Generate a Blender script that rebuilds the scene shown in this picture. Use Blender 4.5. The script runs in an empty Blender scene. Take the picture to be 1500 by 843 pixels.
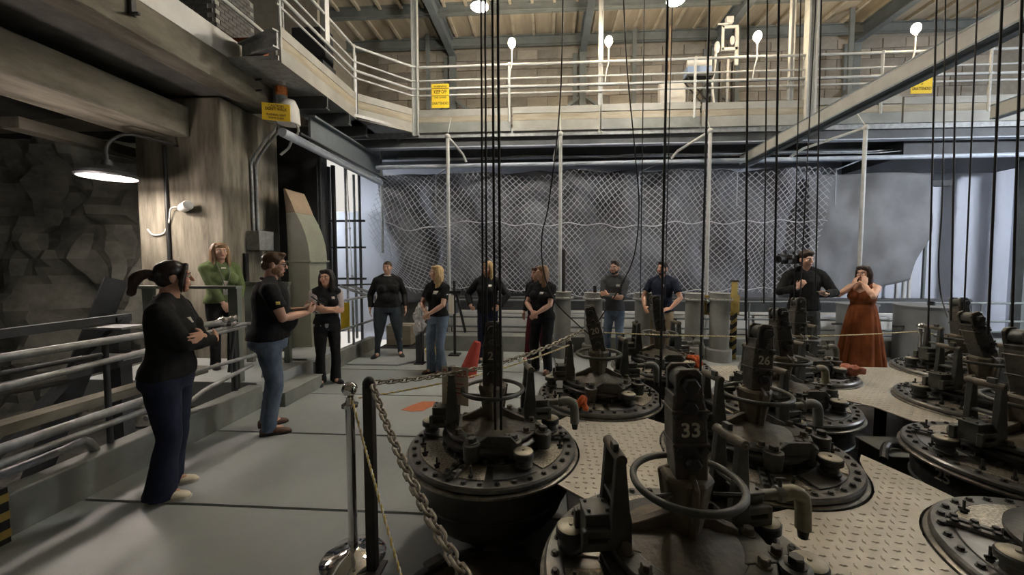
import bpy, bmesh, math, random
from mathutils import Vector, Matrix, Euler, noise
R = math.radians
PI = math.pi
SC = bpy.context.scene
COL = SC.collection
rnd = random.Random(7)

# ------------------------------------------------------------------ camera
PITCH = math.atan(29 / 560.0)
YAW = math.atan(35 / 560.0)
cd = bpy.data.cameras.new('camera')
cam = bpy.data.objects.new('camera', cd)
COL.objects.link(cam)
cam.location = (0, 0, 1.7)
cam.rotation_euler = (PI / 2 - PITCH, 0, YAW)
cd.sensor_width = 36
cd.lens = 560 / 1500 * 36
cd.shift_x = -15 / 1500
cd.shift_y = -8.5 / 1500
cd.clip_start = 0.05
SC.camera = cam

# ------------------------------------------------------------------ light
W = bpy.data.worlds.new('hall')
SC.world = W
W.use_nodes = True
W.node_tree.nodes['Background'].inputs[0].default_value = (1.0, 0.95, 0.88, 1)
W.node_tree.nodes['Background'].inputs[1].default_value = 0.20
SC.view_settings.view_transform = 'Standard'
SC.view_settings.look = 'None'
SC.view_settings.gamma = 1
SC.view_settings.use_curve_mapping = False
SC.view_settings.exposure = 1.95


def area(name, loc, size, power, col, rot=(0, 0, 0)):
    d = bpy.data.lights.new(name, 'AREA')
    d.shape = 'DISK'
    d.size = size
    d.energy = power
    d.color = col
    o = bpy.data.objects.new(name, d)
    COL.objects.link(o)
    o.location = loc
    o.rotation_euler = rot
    return o


# high-bay lamps of the hall and added fill lights (their housings are built further down)
BAYS = [(-1.5, 0.0), (-1.2, 4.6), (1.6, -3.2), (3.2, 4.4), (7.6, 3.4), (7.2, -2.0), (-6.4, 2.4)]  # added fill: the middle one behind the camera, the one over the upper slab
BAYZ = 6.55
for bx_, by_ in BAYS:
    area('bay_or_fill_light', (bx_, by_, BAYZ), 0.55, (1600, 880, 5600, 950, 750, 1400, 400)[BAYS.index((bx_, by_))], (1.0, 0.96, 0.89))


def point(name, loc, power, col, r=0.05):
    d = bpy.data.lights.new(name, 'POINT')
    d.energy = power
    d.color = col
    d.shadow_soft_size = r
    o = bpy.data.objects.new(name, d)
    COL.objects.link(o)
    o.location = loc
    return o


# ------------------------------------------------------------------ materials
def nodes_of(m):
    m.use_nodes = True
    nt = m.node_tree
    return nt, nt.nodes, nt.links, nt.nodes['Principled BSDF']


def mat(name, col, rough=0.6, metal=0.0, var=0.12, scale=6.0, col2=None, bump=0.0, bscale=40.0, stretch=(1, 1, 1),
        contrast=(0.35, 0.7), spec=None, alpha=None, emit=None, estr=0.0):
    m = bpy.data.materials.new(name)
    nt, N, L, B = nodes_of(m)
    B.inputs['Roughness'].default_value = rough
    B.inputs['Metallic'].default_value = metal
    if spec is not None:
        B.inputs['Specular IOR Level'].default_value = spec
    tc = N.new('ShaderNodeTexCoord')
    mp = N.new('ShaderNodeMapping')
    mp.inputs['Scale'].default_value = stretch
    L.new(tc.outputs['Object'], mp.inputs[0])
    nz = N.new('ShaderNodeTexNoise')
    nz.inputs['Scale'].default_value = scale
    nz.inputs['Detail'].default_value = 6
    nz.inputs['Roughness'].default_value = 0.62
    L.new(mp.outputs[0], nz.inputs[0])
    rp = N.new('ShaderNodeValToRGB')
    rp.color_ramp.elements[0].position = contrast[0]
    rp.color_ramp.elements[1].position = contrast[1]
    if col2 is None:
        c1 = [max(0, c * (1 - var)) for c in col]
        c2 = [min(1, c * (1 + var)) for c in col]
    else:
        c1, c2 = col, col2
    rp.color_ramp.elements[0].color = (*c1, 1)
    rp.color_ramp.elements[1].color = (*c2, 1)
    L.new(nz.outputs[0], rp.inputs[0])
    L.new(rp.outputs[0], B.inputs['Base Color'])
    if bump:
        n2 = N.new('ShaderNodeTexNoise')
        n2.inputs['Scale'].default_value = bscale
        n2.inputs['Detail'].default_value = 4
        L.new(mp.outputs[0], n2.inputs[0])
        bp = N.new('ShaderNodeBump')
        bp.inputs['Strength'].default_value = bump
        bp.inputs['Distance'].default_value = 0.02
        L.new(n2.outputs[0], bp.inputs['Height'])
        L.new(bp.outputs[0], B.inputs['Normal'])
    if emit is not None:
        B.inputs['Emission Color'].default_value = (*emit, 1)
        B.inputs['Emission Strength'].default_value = estr
    if alpha is not None:
        B.inputs['Alpha'].default_value = alpha
    return m


M = {}
M['floor'] = mat('floor_paint', (0.33, 0.355, 0.355), 0.42, var=0.10, scale=1.3, bump=0.05, bscale=30)
M['floor_shaded'] = mat('shaded_floor', (0.035, 0.035, 0.033), 0.5, col2=(0.075, 0.075, 0.07), scale=3)  # shade under the tanks painted into the slab colour
M['joint'] = mat('joint', (0.03, 0.03, 0.03), 0.9)
M['curb'] = mat('curb_paint', (0.21, 0.22, 0.205), 0.55, var=0.2, scale=3, bump=0.05)
M['concrete'] = mat('concrete', (0.085, 0.078, 0.058), 0.88, col2=(0.25, 0.232, 0.185), scale=2.6, stretch=(1.4, 0.5, 1.2), bump=0.35, bscale=18)
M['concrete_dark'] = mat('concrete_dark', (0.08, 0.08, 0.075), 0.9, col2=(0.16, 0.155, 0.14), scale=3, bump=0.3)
M['pillar'] = mat('board_formed_concrete', (0.10, 0.09, 0.066), 0.88, col2=(0.30, 0.277, 0.22), scale=2.6, stretch=(2.6, 2.6, 0.4), bump=0.4, bscale=10)
M['rock'] = mat('rock', (0.09, 0.095, 0.08), 0.9, col2=(0.30, 0.30, 0.26), scale=1.6, bump=0.5, bscale=9)
M['brick'] = mat('block', (0.26, 0.24, 0.205), 0.9, col2=(0.38, 0.355, 0.31), scale=4, bump=0.4, bscale=30)
M['brick_b'] = mat('block_dark', (0.21, 0.193, 0.165), 0.9, col2=(0.31, 0.285, 0.25), scale=4, bump=0.4, bscale=30)
M['brick_c'] = mat('block_pale', (0.36, 0.32, 0.26), 0.9, col2=(0.47, 0.43, 0.36), scale=4, bump=0.4, bscale=30)
M['mortar'] = mat('mortar', (0.30, 0.275, 0.23), 0.95, scale=9)
M['greybrick'] = mat('grey_brick', (0.21, 0.205, 0.20), 0.9, var=0.25, scale=5)
M['greymortar'] = mat('pale_mortar', (0.5, 0.5, 0.47), 0.95)
M['toe'] = mat('painted_board', (0.30, 0.295, 0.265), 0.6, var=0.15, scale=3)
M['wood'] = mat('weathered_board', (0.25, 0.215, 0.155), 0.8, col2=(0.38, 0.345, 0.27), scale=5, stretch=(0.4, 0.4, 3))
M['white'] = mat('white_paint', (0.62, 0.62, 0.60), 0.5, var=0.06)
M['pipe_white'] = mat('white_pipe', (0.43, 0.44, 0.425), 0.45, var=0.12, scale=8)
M['pipe_blue'] = mat('pale_pipe', (0.45, 0.50, 0.58), 0.45, var=0.1, scale=8)
M['galv'] = mat('galvanised', (0.30, 0.31, 0.31), 0.5, 0.3, var=0.25, scale=12)
M['steel'] = mat('grey_green_steel', (0.16, 0.18, 0.18), 0.55, var=0.15, scale=4)
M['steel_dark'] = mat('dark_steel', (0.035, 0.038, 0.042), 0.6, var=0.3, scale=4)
M['steel_blue'] = mat('blue_grey_steel', (0.13, 0.155, 0.175), 0.5, var=0.15, scale=3)
M['green_steel'] = mat('green_grey_paint', (0.155, 0.175, 0.15), 0.5, var=0.15, scale=4)
M['duct'] = mat('duct_paint', (0.29, 0.30, 0.235), 0.45, var=0.12, scale=3)
M['duct_top'] = mat('duct_tan', (0.36, 0.27, 0.19), 0.6, var=0.12, scale=3)
M['roof'] = mat('roof_boards', (0.33, 0.29, 0.225), 0.85, col2=(0.46, 0.41, 0.32), scale=2.2, stretch=(3, 0.4, 1))
M['batten'] = mat('batten', (0.44, 0.40, 0.32), 0.8, var=0.15, scale=5)
M['net'] = mat('net_cord', (0.44, 0.45, 0.49), 0.8, var=0.1)
M['net_hem'] = mat('net_hem', (0.55, 0.56, 0.60), 0.8, var=0.1)
M['tarp'] = mat('tarp', (0.13, 0.135, 0.15), 0.75, col2=(0.21, 0.215, 0.24), scale=1.2, bump=0.2, bscale=3)
M['tarp_pale'] = mat('tarp_pale', (0.13, 0.133, 0.14), 0.7, col2=(0.21, 0.213, 0.225), scale=1.1, bump=0.2, bscale=3)
M['wall_pale'] = mat('pale_wall', (0.55, 0.58, 0.66), 0.7, col2=(0.67, 0.70, 0.78), scale=0.8, stretch=(1.5, 1.5, 0.3))
M['wall_dark'] = mat('dark_wall', (0.05, 0.05, 0.05), 0.8, var=0.3, scale=2)
M['iron'] = mat('tank_iron', (0.030, 0.031, 0.030), 0.42, var=0.45, scale=7, col2=(0.075, 0.074, 0.068), bump=0.12, bscale=35, contrast=(0.4, 0.75))
M['iron_lid'] = mat('lid_iron', (0.10, 0.10, 0.096), 0.30, 0.3, scale=8, col2=(0.21, 0.205, 0.19), bump=0.06, bscale=50)
M['iron_rust'] = mat('rusty_iron', (0.085, 0.075, 0.058), 0.55, scale=6, col2=(0.24, 0.19, 0.125), bump=0.2, bscale=40, contrast=(0.4, 0.8))
M['iron_green'] = mat('bracket_iron', (0.045, 0.05, 0.043), 0.42, scale=9, col2=(0.10, 0.10, 0.085), bump=0.1, bscale=45)
M['tower'] = mat('tower_iron', (0.06, 0.058, 0.053), 0.36, scale=9, col2=(0.16, 0.135, 0.10), bump=0.12, bscale=45, contrast=(0.42, 0.8))
M['panel'] = mat('speckled_panel', (0.20, 0.18, 0.14), 0.34, 0.4, scale=90, col2=(0.58, 0.53, 0.43), bump=0.15, bscale=160, contrast=(0.38, 0.62))
M['panel_blue'] = mat('worn_panel', (0.17, 0.172, 0.172), 0.28, 0.4, scale=7, col2=(0.33, 0.325, 0.31))
M['lip'] = mat('worn_lip', (0.10, 0.095, 0.085), 0.33, 0.6, scale=9, col2=(0.45, 0.42, 0.36))
M['knobcap'] = mat('knob_cap', (0.30, 0.27, 0.20), 0.4, 0.3, scale=20, col2=(0.42, 0.39, 0.31))
M['elbow'] = mat('elbow_insulation', (0.27, 0.25, 0.17), 0.6, var=0.15, scale=14, bump=0.2)
M['elbow_grey'] = mat('elbow_grey', (0.19, 0.19, 0.165), 0.55, var=0.15, scale=14)
M['plate'] = mat('tread_plate', (0.40, 0.37, 0.305), 0.42, 0.25, col2=(0.54, 0.505, 0.43), scale=3.5, bump=0.03, bscale=80)
M['tread'] = mat('tread_top', (0.66, 0.62, 0.53), 0.35, 0.1, var=0.1, scale=30)  # tread tops lightened in colour to stand in for highlights
M['beam'] = mat('gallery_beam_steel', (0.075, 0.08, 0.085), 0.6, var=0.25, scale=3)
M['numeral'] = mat('painted_numeral', (0.64, 0.60, 0.50), 0.7, var=0.2, scale=60)
M['chrome'] = mat('chrome', (0.75, 0.75, 0.76), 0.08, 1.0, var=0.02)
M['black_post'] = mat('black_post', (0.018, 0.018, 0.018), 0.5, scale=6, col2=(0.05, 0.04, 0.03))
M['chain'] = mat('chain_steel', (0.20, 0.18, 0.14), 0.4, 0.7, scale=30, col2=(0.40, 0.36, 0.29))
M['cable'] = mat('black_cable', (0.018, 0.016, 0.015), 0.6, var=0.2)
M['rope_y'] = mat('yellow_strand', (0.72, 0.56, 0.16), 0.8)
M['rope_w'] = mat('white_strand', (0.75, 0.72, 0.62), 0.8)
M['orange'] = mat('orange_cloth', (0.72, 0.15, 0.04), 0.85, var=0.15, scale=20, bump=0.3)
M['rust_cloth'] = mat('rust_cloth', (0.40, 0.13, 0.075), 0.85, var=0.15, scale=20, bump=0.3)
M['red'] = mat('red_cloth', (0.40, 0.055, 0.035), 0.8, var=0.15, scale=20, bump=0.3)
M['orange_paint'] = mat('orange_floor_paint', (0.52, 0.17, 0.075), 0.7, var=0.2, scale=40)
M['paper'] = mat('paper', (0.80, 0.74, 0.62), 0.8, var=0.04)
M['print_red'] = mat('print_red', (0.62, 0.15, 0.12), 0.8)
M['yellow'] = mat('sign_yellow', (0.83, 0.58, 0.03), 0.55, var=0.04)
M['print'] = mat('print_black', (0.06, 0.045, 0.01), 0.7)
M['print_brown'] = mat('print_brown', (0.13, 0.07, 0.02), 0.7)
M['amber'] = mat('amber_lens', (0.55, 0.13, 0.02), 0.2, scale=30, col2=(0.85, 0.35, 0.12))
M['column_grey'] = mat('column_grey', (0.30, 0.30, 0.285), 0.6, var=0.15, scale=5, bump=0.06)
M['drum'] = mat('drum_grey', (0.17, 0.18, 0.185), 0.5, var=0.12, scale=4)
M['plastic'] = mat('clear_plastic', (0.75, 0.76, 0.76), 0.25, alpha=0.45)
M['bulb'] = mat('bulb_glow', (1, 0.9, 0.75), 0.5, emit=(1.0, 0.78, 0.50), estr=14)
M['lamp_glow'] = mat('lamp_glow', (1, 0.9, 0.8), 0.5, emit=(1.0, 0.86, 0.70), estr=6)
M['bay_glow'] = mat('bay_glow', (1, 0.95, 0.85), 0.5, emit=(1.0, 0.93, 0.80), estr=12)
M['tape'] = mat('silver_tape', (0.55, 0.54, 0.52), 0.25, 0.7, var=0.15, scale=30)
M['rust_plank'] = mat('orange_plank', (0.35, 0.10, 0.04), 0.7, var=0.2)
M['blue_box'] = mat('blue_box', (0.22, 0.30, 0.45), 0.5)
M['brass'] = mat('brass_valve', (0.40, 0.28, 0.09), 0.5, 0.3, var=0.2)
M['hazard'] = mat('hazard_yellow', (0.45, 0.33, 0.09), 0.6)
M['black'] = mat('plain_black', (0.012, 0.012, 0.012), 0.5)


# ------------------------------------------------------------------ mesh builder
class MB:
    def __init__(s):
        s.v = []
        s.f = []

    def add(s, vs, fs):
        n = len(s.v)
        s.v += [tuple(v) for v in vs]
        s.f += [tuple(i + n for i in f) for f in fs]
        return s

    def box(s, c, d, rot=None):
        x, y, z = d[0] / 2, d[1] / 2, d[2] / 2
        vs = [Vector(p) for p in ((-x, -y, -z), (x, -y, -z), (x, y, -z), (-x, y, -z), (-x, -y, z), (x, -y, z), (x, y, z), (-x, y, z))]
        if rot is not None:
            m = rot if isinstance(rot, Matrix) else Euler(rot).to_matrix()
            vs = [m @ v for v in vs]
        c = Vector(c)
        return s.add([v + c for v in vs], [(0, 3, 2, 1), (4, 5, 6, 7), (0, 1, 5, 4), (1, 2, 6, 5), (2, 3, 7, 6), (3, 0, 4, 7)])

    def bar(s, a, b, w, h, up=(0, 0, 1)):
        """rectangular bar from a to b, w across, h along up"""
        a, b = Vector(a), Vector(b)
        t = (b - a).normalized()
        u = Vector(up)
        sd = t.cross(u)
        if sd.length < 1e-5:
            sd = t.cross(Vector((1, 0, 0)))
        sd.normalize()
        u = sd.cross(t)
        vs = []
        for p in (a, b):
            for (i, j) in ((-1, -1), (1, -1), (1, 1), (-1, 1)):
                vs.append(p + sd * (i * w / 2) + u * (j * h / 2))
        return s.add(vs, [(0, 3, 2, 1), (4, 5, 6, 7), (0, 1, 5, 4), (1, 2, 6, 5), (2, 3, 7, 6), (3, 0, 4, 7)][::1])

    def tube(s, pts, r, n=8, closed=False, caps=True):
        pts = [Vector(p) for p in pts]
        N = len(pts)
        rs = r if isinstance(r, (list, tuple)) else [r] * N
        base = len(s.v)
        ref = None
        for i, p in enumerate(pts):
            if closed:
                t = pts[(i + 1) % N] - pts[i - 1]
            else:
                t = pts[min(i + 1, N - 1)] - pts[max(i - 1, 0)]
            t.normalize()
            if ref is None:
                ref = t.orthogonal().normalized()
            ref = (ref - t * ref.dot(t))
            if ref.length < 1e-6:
                ref = t.orthogonal()
            ref.normalize()
            bi = t.cross(ref)
            for k in range(n):
                a = 2 * PI * k / n
                s.v.append(tuple(p + (ref * math.cos(a) + bi * math.sin(a)) * rs[i]))
        for i in range(N if closed else N - 1):
            j = (i + 1) % N
            for k in range(n):
                k2 = (k + 1) % n
                s.f.append((base + i * n + k, base + i * n + k2, base + j * n + k2, base + j * n + k))
        if caps and not closed:
            s.f.append(tuple(base + k for k in range(n))[::-1])
            s.f.append(tuple(base + (N - 1) * n + k for k in range(n)))
        return s

    def cyl(s, a, b, r, r2=None, n=12):
        return s.tube([a, b], [r, r if r2 is None else r2], n)

    def lathe(s, prof, c=(0, 0, 0), n=32, a0=0.0, rot=None):
        base = len(s.v)
        c = Vector(c)
        idx = []
        for (r, z) in prof:
            if r < 1e-6:
                v = Vector((0, 0, z))
                if rot is not None:
                    v = rot @ v
                s.v.append(tuple(v + c))
                idx.append([len(s.v) - 1] * n)
            else:
                row = []
                for k in range(n):
                    a = a0 + 2 * PI * k / n
                    v = Vector((r * math.cos(a), r * math.sin(a), z))
                    if rot is not None:
                        v = rot @ v
                    s.v.append(tuple(v + c))
                    row.append(len(s.v) - 1)
                idx.append(row)
        for i in range(len(prof) - 1):
            for k in range(n):
                k2 = (k + 1) % n
                f = []
                for q in (idx[i][k], idx[i][k2], idx[i + 1][k2], idx[i + 1][k]):
                    if q not in f:
                        f.append(q)
                if len(f) > 2:
                    s.f.append(tuple(f))
        for e, rev in ((0, True), (-1, False)):
            if prof[e][0] > 1e-6 and prof[0] != prof[-1]:
                f = tuple(idx[e])
                s.f.append(f[::-1] if rev else f)
        return s

    def prism(s, poly, z0, z1, mtx=None):
        n = len(poly)
        vs = [Vector((p[0], p[1], z0)) for p in poly] + [Vector((p[0], p[1], z1)) for p in poly]
        if mtx is not None:
            vs = [mtx @ v for v in vs]
        fs = [tuple(range(n))[::-1], tuple(range(n, 2 * n))]
        for i in range(n):
            j = (i + 1) % n
            fs.append((i, j, n + j, n + i))
        return s.add(vs, fs)

    def ball(s, c, r, n=12, m=8, rot=None):
        rx, ry, rz = (r, r, r) if not isinstance(r, (tuple, list)) else r
        c = Vector(c)
        base = len(s.v)
        for i in range(m + 1):
            th = PI * i / m
            for k in range(n):
                a = 2 * PI * k / n
                v = Vector((rx * math.sin(th) * math.cos(a), ry * math.sin(th) * math.sin(a), rz * math.cos(th)))
                if rot is not None:
                    v = rot @ v
                s.v.append(tuple(c + v))
        for i in range(m):
            for k in range(n):
                k2 = (k + 1) % n
                a, b, c2, d = base + i * n + k, base + (i + 1) * n + k, base + (i + 1) * n + k2, base + i * n + k2
                if i == 0:
                    s.f.append((a, b, c2))
                elif i == m - 1:
                    s.f.append((a, b, d))
                else:
                    s.f.append((a, b, c2, d))
        return s

    def mesh(s, name, m=None, angle=35):
        me = bpy.data.meshes.new(name)
        me.from_pydata(s.v, [], s.f)
        bm = bmesh.new()
        bm.from_mesh(me)
        bmesh.ops.remove_doubles(bm, verts=bm.verts, dist=1e-6)
        bmesh.ops.recalc_face_normals(bm, faces=bm.faces)
        bm.to_mesh(me)
        bm.free()
        if m is not None:
            me.materials.append(M[m] if isinstance(m, str) else m)
        if angle:
            me.polygons.foreach_set('use_smooth', [True] * len(me.polygons))
            me.set_sharp_from_angle(angle=R(angle))
        return me

    def build(s, name, m, parent=None, loc=None, bevel=0, angle=35):
        o = bpy.data.objects.new(name, s.mesh(name, m, angle))
        COL.objects.link(o)
        if parent is not None:
            o.parent = parent
        if loc is not None:
            o.location = loc
        if bevel:
            b = o.modifiers.new('bevel', 'BEVEL')
            b.width = bevel
            b.segments = 2
            b.limit_method = 'ANGLE'
            b.angle_limit = R(40)
        return o


def tag(o, label, cat=None, group=None, kind=None):
    o['label'] = label
    if cat:
        o['category'] = cat
    if group:
        o['group'] = group
    if kind:
        o['kind'] = kind
    return o


def thing(name, label, cat, loc=(0, 0, 0), rz=0.0, group=None):
    o = bpy.data.objects.new(name, None)
    o.empty_display_size = 0.1
    COL.objects.link(o)
    o.location = loc
    o.rotation_euler = (0, 0, rz)
    return tag(o, label, cat, group)


def struct(o, label=None):
    o['kind'] = 'structure'
    if label:
        o['label'] = label
    return o


def inst(me, name, parent, loc=(0, 0, 0), rot=(0, 0, 0), scale=(1, 1, 1)):
    o = bpy.data.objects.new(name, me)
    COL.objects.link(o)
    o.parent = parent
    o.location = loc
    o.rotation_euler = rot
    o.scale = scale
    return o


def copy_tree(o, parent=None):
    c = o.copy()
    COL.objects.link(c)
    if parent is not None:
        c.parent = parent
        c.matrix_parent_inverse = o.matrix_parent_inverse.copy()
    for ch in list(KIDS.get(o.name, [])):
        copy_tree(ch, c)
    return c


KIDS = {}


def index_kids():
    KIDS.clear()
    for o in SC.objects:
        if o.parent is not None:
            KIDS.setdefault(o.parent.name, []).append(o)


def text(body, size, name, m, parent, loc, rot, ext=0.001, align='CENTER', sx=1.0):
    cu = bpy.data.curves.new(name, 'FONT')
    cu.body = body
    cu.size = size
    cu.extrude = ext
    cu.offset = size * 0.018
    cu.align_x = align
    cu.align_y = 'CENTER'
    cu.materials.append(M[m])
    o = bpy.data.objects.new(name, cu)
    COL.objects.link(o)
    o.parent = parent
    o.location = loc
    o.rotation_euler = rot
    o.scale = (sx, 1, 1)
    return o


def catenary(a, b, sag, n=24):
    a, b = Vector(a), Vector(b)
    return [a.lerp(b, i / n) - Vector((0, 0, sag * 4 * (i / n) * (1 - i / n))) for i in range(n + 1)]


def smooth_path(pts, k=6):
    pts = [Vector(p) for p in pts]
    out = []
    P = [pts[0]] + pts + [pts[-1]]
    for i in range(1, len(P) - 2):
        for j in range(k):
            t = j / k
            a, b, c, d = P[i - 1], P[i], P[i + 1], P[i + 2]
            out.append(0.5 * ((2 * b) + (c - a) * t + (2 * a - 5 * b + 4 * c - d) * t * t + (3 * b - a - 3 * c + d) * t ** 3))
    out.append(pts[-1])
    return out

# ================================================================== SETTING
# ---- floor: slabs with recessed joints
fl = MB().box((3.9, 2.45, -0.12), (14.5, 15.3, 0.2)).build('floor', 'joint')
struct(fl, 'grey painted concrete floor in large slabs')
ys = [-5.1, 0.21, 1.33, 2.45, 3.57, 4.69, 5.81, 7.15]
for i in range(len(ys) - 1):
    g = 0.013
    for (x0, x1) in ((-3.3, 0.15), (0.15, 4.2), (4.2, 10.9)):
        shaded = x0 > 0 and ys[i + 1] < 4.8
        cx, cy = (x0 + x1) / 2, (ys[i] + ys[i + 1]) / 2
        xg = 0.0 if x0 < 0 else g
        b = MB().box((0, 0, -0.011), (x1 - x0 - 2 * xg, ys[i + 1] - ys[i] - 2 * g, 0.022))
        b.build('slab', 'floor_shaded' if shaded else 'floor', fl, (cx, cy, 0))

# ---- left curb and pit
o = MB().box((-3.38, -0.45, -0.3), (0.16, 9.3, 1.14)).build('trim_1', 'curb', bevel=0.012)
struct(o, 'grey painted concrete curb beside the pit')
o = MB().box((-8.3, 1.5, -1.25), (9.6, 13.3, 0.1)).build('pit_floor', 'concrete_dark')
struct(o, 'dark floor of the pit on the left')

# rough rock wall far left
def rock_wall():
    mb = MB()
    nx, nz = 46, 34
    vs = []
    for j in range(nz + 1):
        for i in range(nx + 1):
            x = -12.6 + 7.3 * i / nx
            z = -1.3 + 5.2 * j / nz
            p = Vector((x, 0, z))
            d = noise.noise(p * 0.9) * 0.5 + abs(noise.noise(p * 2.1 + Vector((4, 1, 2)))) * 0.4
            c = noise.voronoi(p * 1.3)[0][0] * 0.55
            vs.append((x, 6.75 - d - c, z))
    fs = []
    for j in range(nz):
        for i in range(nx):
            a = j * (nx + 1) + i
            fs.append((a, a + 1, a + nx + 2, a + nx + 1))
    mb.add(vs, fs)
    # thickness behind
    return mb


o = rock_wall().build('wall_left', 'rock', angle=20)
sm = o.modifiers.new('thick', 'SOLIDIFY')
sm.thickness = 0.25
sm.offset = 1
struct(o, 'rough dark rock wall behind the pit')
o = MB().box((-8.6, 7.6, 1.4), (8.2, 0.2, 6.0)).build('wall_rear_left', 'wall_dark')
struct(o, 'dark wall at the rear of the pit')

# ---- concrete pillar, beams, upper slab
o = MB().box((-5.23, 5.78, 1.41), (1.3, 1.16, 5.22)).build('concrete_pillar', 'pillar', bevel=0.03)
struct(o, 'square board formed concrete pillar')
o = MB().box((-5.4, 2.55, 3.67), (0.74, 5.3, 0.42)).build('concrete_beam', 'concrete', bevel=0.02)
struct(o, 'concrete beam running into the pillar')
o = MB().box((-4.36, 2.95, 4.215), (0.32, 5.9, 0.37)).build('fascia_beam', 'concrete', bevel=0.015)
struct(o, 'pale concrete edge beam of the upper slab')
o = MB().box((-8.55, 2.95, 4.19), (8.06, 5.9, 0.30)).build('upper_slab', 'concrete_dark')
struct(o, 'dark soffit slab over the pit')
o = MB().box((-6.6, 5.3, 3.42), (0.25, 1.8, 0.14)).build('ledge_beam', 'concrete')
struct(o, 'pale ledge beam above the rock wall')
o = MB().box((-4.235, 2.95, 4.55), (0.05, 4.75, 0.29)).build('trim_2', 'white')
struct(o, 'pale kick board on the concrete edge beam')
# hook on the edge beam and two bolts
hk = MB().box((0, 0, 0), (0.03, 0.05, 0.2)).box((0.05, -0.02, -0.09), (0.08, 0.03, 0.025))
o = hk.build('wall_hook', 'steel_dark', None, (-4.17, 3.74, 4.28), bevel=0.004)
tag(o, 'small dark steel hook bracket on the concrete edge beam', 'hook')
for (y, z) in ((5.42, 4.33), (5.42, 4.18)):
    o = MB().cyl((0, 0, 0), (0.10, -0.02, 0), 0.012, n=6).build('bolt_pin', 'steel_dark', None, (-4.20, y, z))
    tag(o, 'dark bolt pin sticking out of the concrete beam, ' + ('upper one' if z > 4.25 else 'lower one'), 'bolt', 'bolt pins in the concrete beam')

# ---- brick pier upper left: grey bricks
pier = MB().box((-6.45, 7.05, 5.6), (1.28, 0.9, 2.4)).build('brick_pier', 'greymortar')
struct(pier, 'grey brick pier on the upper slab')
bw, bh = 0.168, 0.066
bme = MB().box((0, 0, 0), (bw, 0.03, bh)).mesh('brick', 'greybrick', 0)
for r_ in range(26):
    z = 4.95 + r_ * 0.0775
    if z > 6.75:
        break
    off = 0.09 if r_ % 2 else 0
    for k in range(6):
        x = -6.75 + k * 0.18 + off
        if x < -5.87:
            inst(bme, 'brick', pier, (x, 6.597, z))
    for k in range(5):
        y = 6.68 + k * 0.18 + off
        if y < 7.45:
            inst(bme, 'brick', pier, (-5.807, y, z), (0, 0, PI / 2))

# ---- upper rear wall of blocks
wb = MB().box((4.0, 10.2, 5.9), (18, 0.3, 3.4)).build('wall_back', 'mortar')
struct(wb, 'tan block wall behind the upper gallery')
BW, BH = 0.52, 0.235
bms = [MB().box((0, 0, 0), (BW - 0.02, 0.05, BH - 0.016)).mesh('brick', m_, 0) for m_ in
       ('brick', 'brick', 'brick_b', 'brick_c', 'brick', 'brick_b')]
for r_ in range(10):
    for k in range(29):
        x = -4.4 + k * BW + (BW / 2 if r_ % 2 else 0)
        inst(bms[rnd.randrange(6)], 'brick', wb, (x, 10.045 - rnd.random() * 0.012, 4.86 + r_ * BH))
# steel columns on that wall, and lower pale wall
o = MB().box((4.0, 10.15, 1.9), (18, 0.3, 4.6)).build('wall_rear_lower', 'wall_pale')
struct(o, 'pale bluish lower rear wall')
o = MB().box((11.3, 2.5, 3.6), (0.2, 15.6, 7.6)).build('wall_right', 'wall_pale')
struct(o, 'pale wall on the right side')
o = MB().box((-5.2, 8.9, 5.8), (0.2, 2.4, 3.2)).build('wall_upper_left', 'mortar')
struct(o, 'tan wall at the left end of the gallery')

# ---- ceiling: boards, battens, rafters, purlins
ce = MB().box((-0.8, 2.5, 7.38), (24.4, 15.8, 0.1)).build('ceiling', 'roof')
struct(ce, 'tan board roof with battens')
bt = MB().box((0, 0, 0), (0.06, 12.0, 0.06)).mesh('batten', 'batten', 0)
for k in range(34):
    x = -5.6 + k * 0.48
    inst(bt, 'batten', ce, (x, 4.5, 7.30))
for i, x in enumerate((-5.7, -2.4, 0.9, 4.1, 7.4)):
    rf = MB().box((x, 4.6, 7.26), (0.16, 11.0, 0.02)).box((x, 4.6, 7.1), (0.03, 11.0, 0.3)).box((x, 4.6, 6.94), (0.16, 11.0, 0.025))
    o = rf.build('trim_%d' % (10 + i), 'steel_blue')
    struct(o, 'grey steel rafter')
    c_ = MB().box((x, 9.93, 5.9), (0.16, 0.12, 2.2)).box((x - 0.19, 9.98, 5.9), (0.1, 0.06, 2.1)).build('steel_column', 'steel')
    struct(c_, 'grey steel column on the block wall')
    if -3 < x < 8:
        b_ = MB().bar((x - 0.1, 9.85, 5.8), (x - 1.3, 9.85, 4.9), 0.06, 0.06).bar((x + 0.1, 9.85, 5.8), (x + 1.3, 9.85, 4.9), 0.06, 0.06)
        struct(b_.build('wall_brace', 'steel'), 'grey diagonal wall braces')
for i, (y, z) in enumerate(((8.55, 7.12), (9.75, 7.08), (6.3, 7.12))):
    rf = MB().box((2.5, y, z + 0.1), (16.5, 0.02, 0.24)).box((2.5, y, z), (16.5, 0.14, 0.02)).box((2.5, y, z + 0.2), (16.5, 0.14, 0.02))
    struct(rf.build('trim_%d' % (20 + i), 'steel'), 'grey steel purlin')

o = MB().box((0, -5.15, 3.6), (26, 0.2, 7.6)).build('wall_front', 'mortar')
struct(o, 'tan wall behind the camera')
o = MB().box((-12.95, 1.0, 3.1), (0.2, 12.6, 8.8)).build('wall_far_left', 'wall_dark')
struct(o, 'dark wall far left')
o = MB().box((-8.6, 7.6, 5.9), (8.2, 0.2, 3.0)).build('wall_upper_rear', 'mortar')
struct(o, 'tan wall at the rear of the upper slab')

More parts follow.
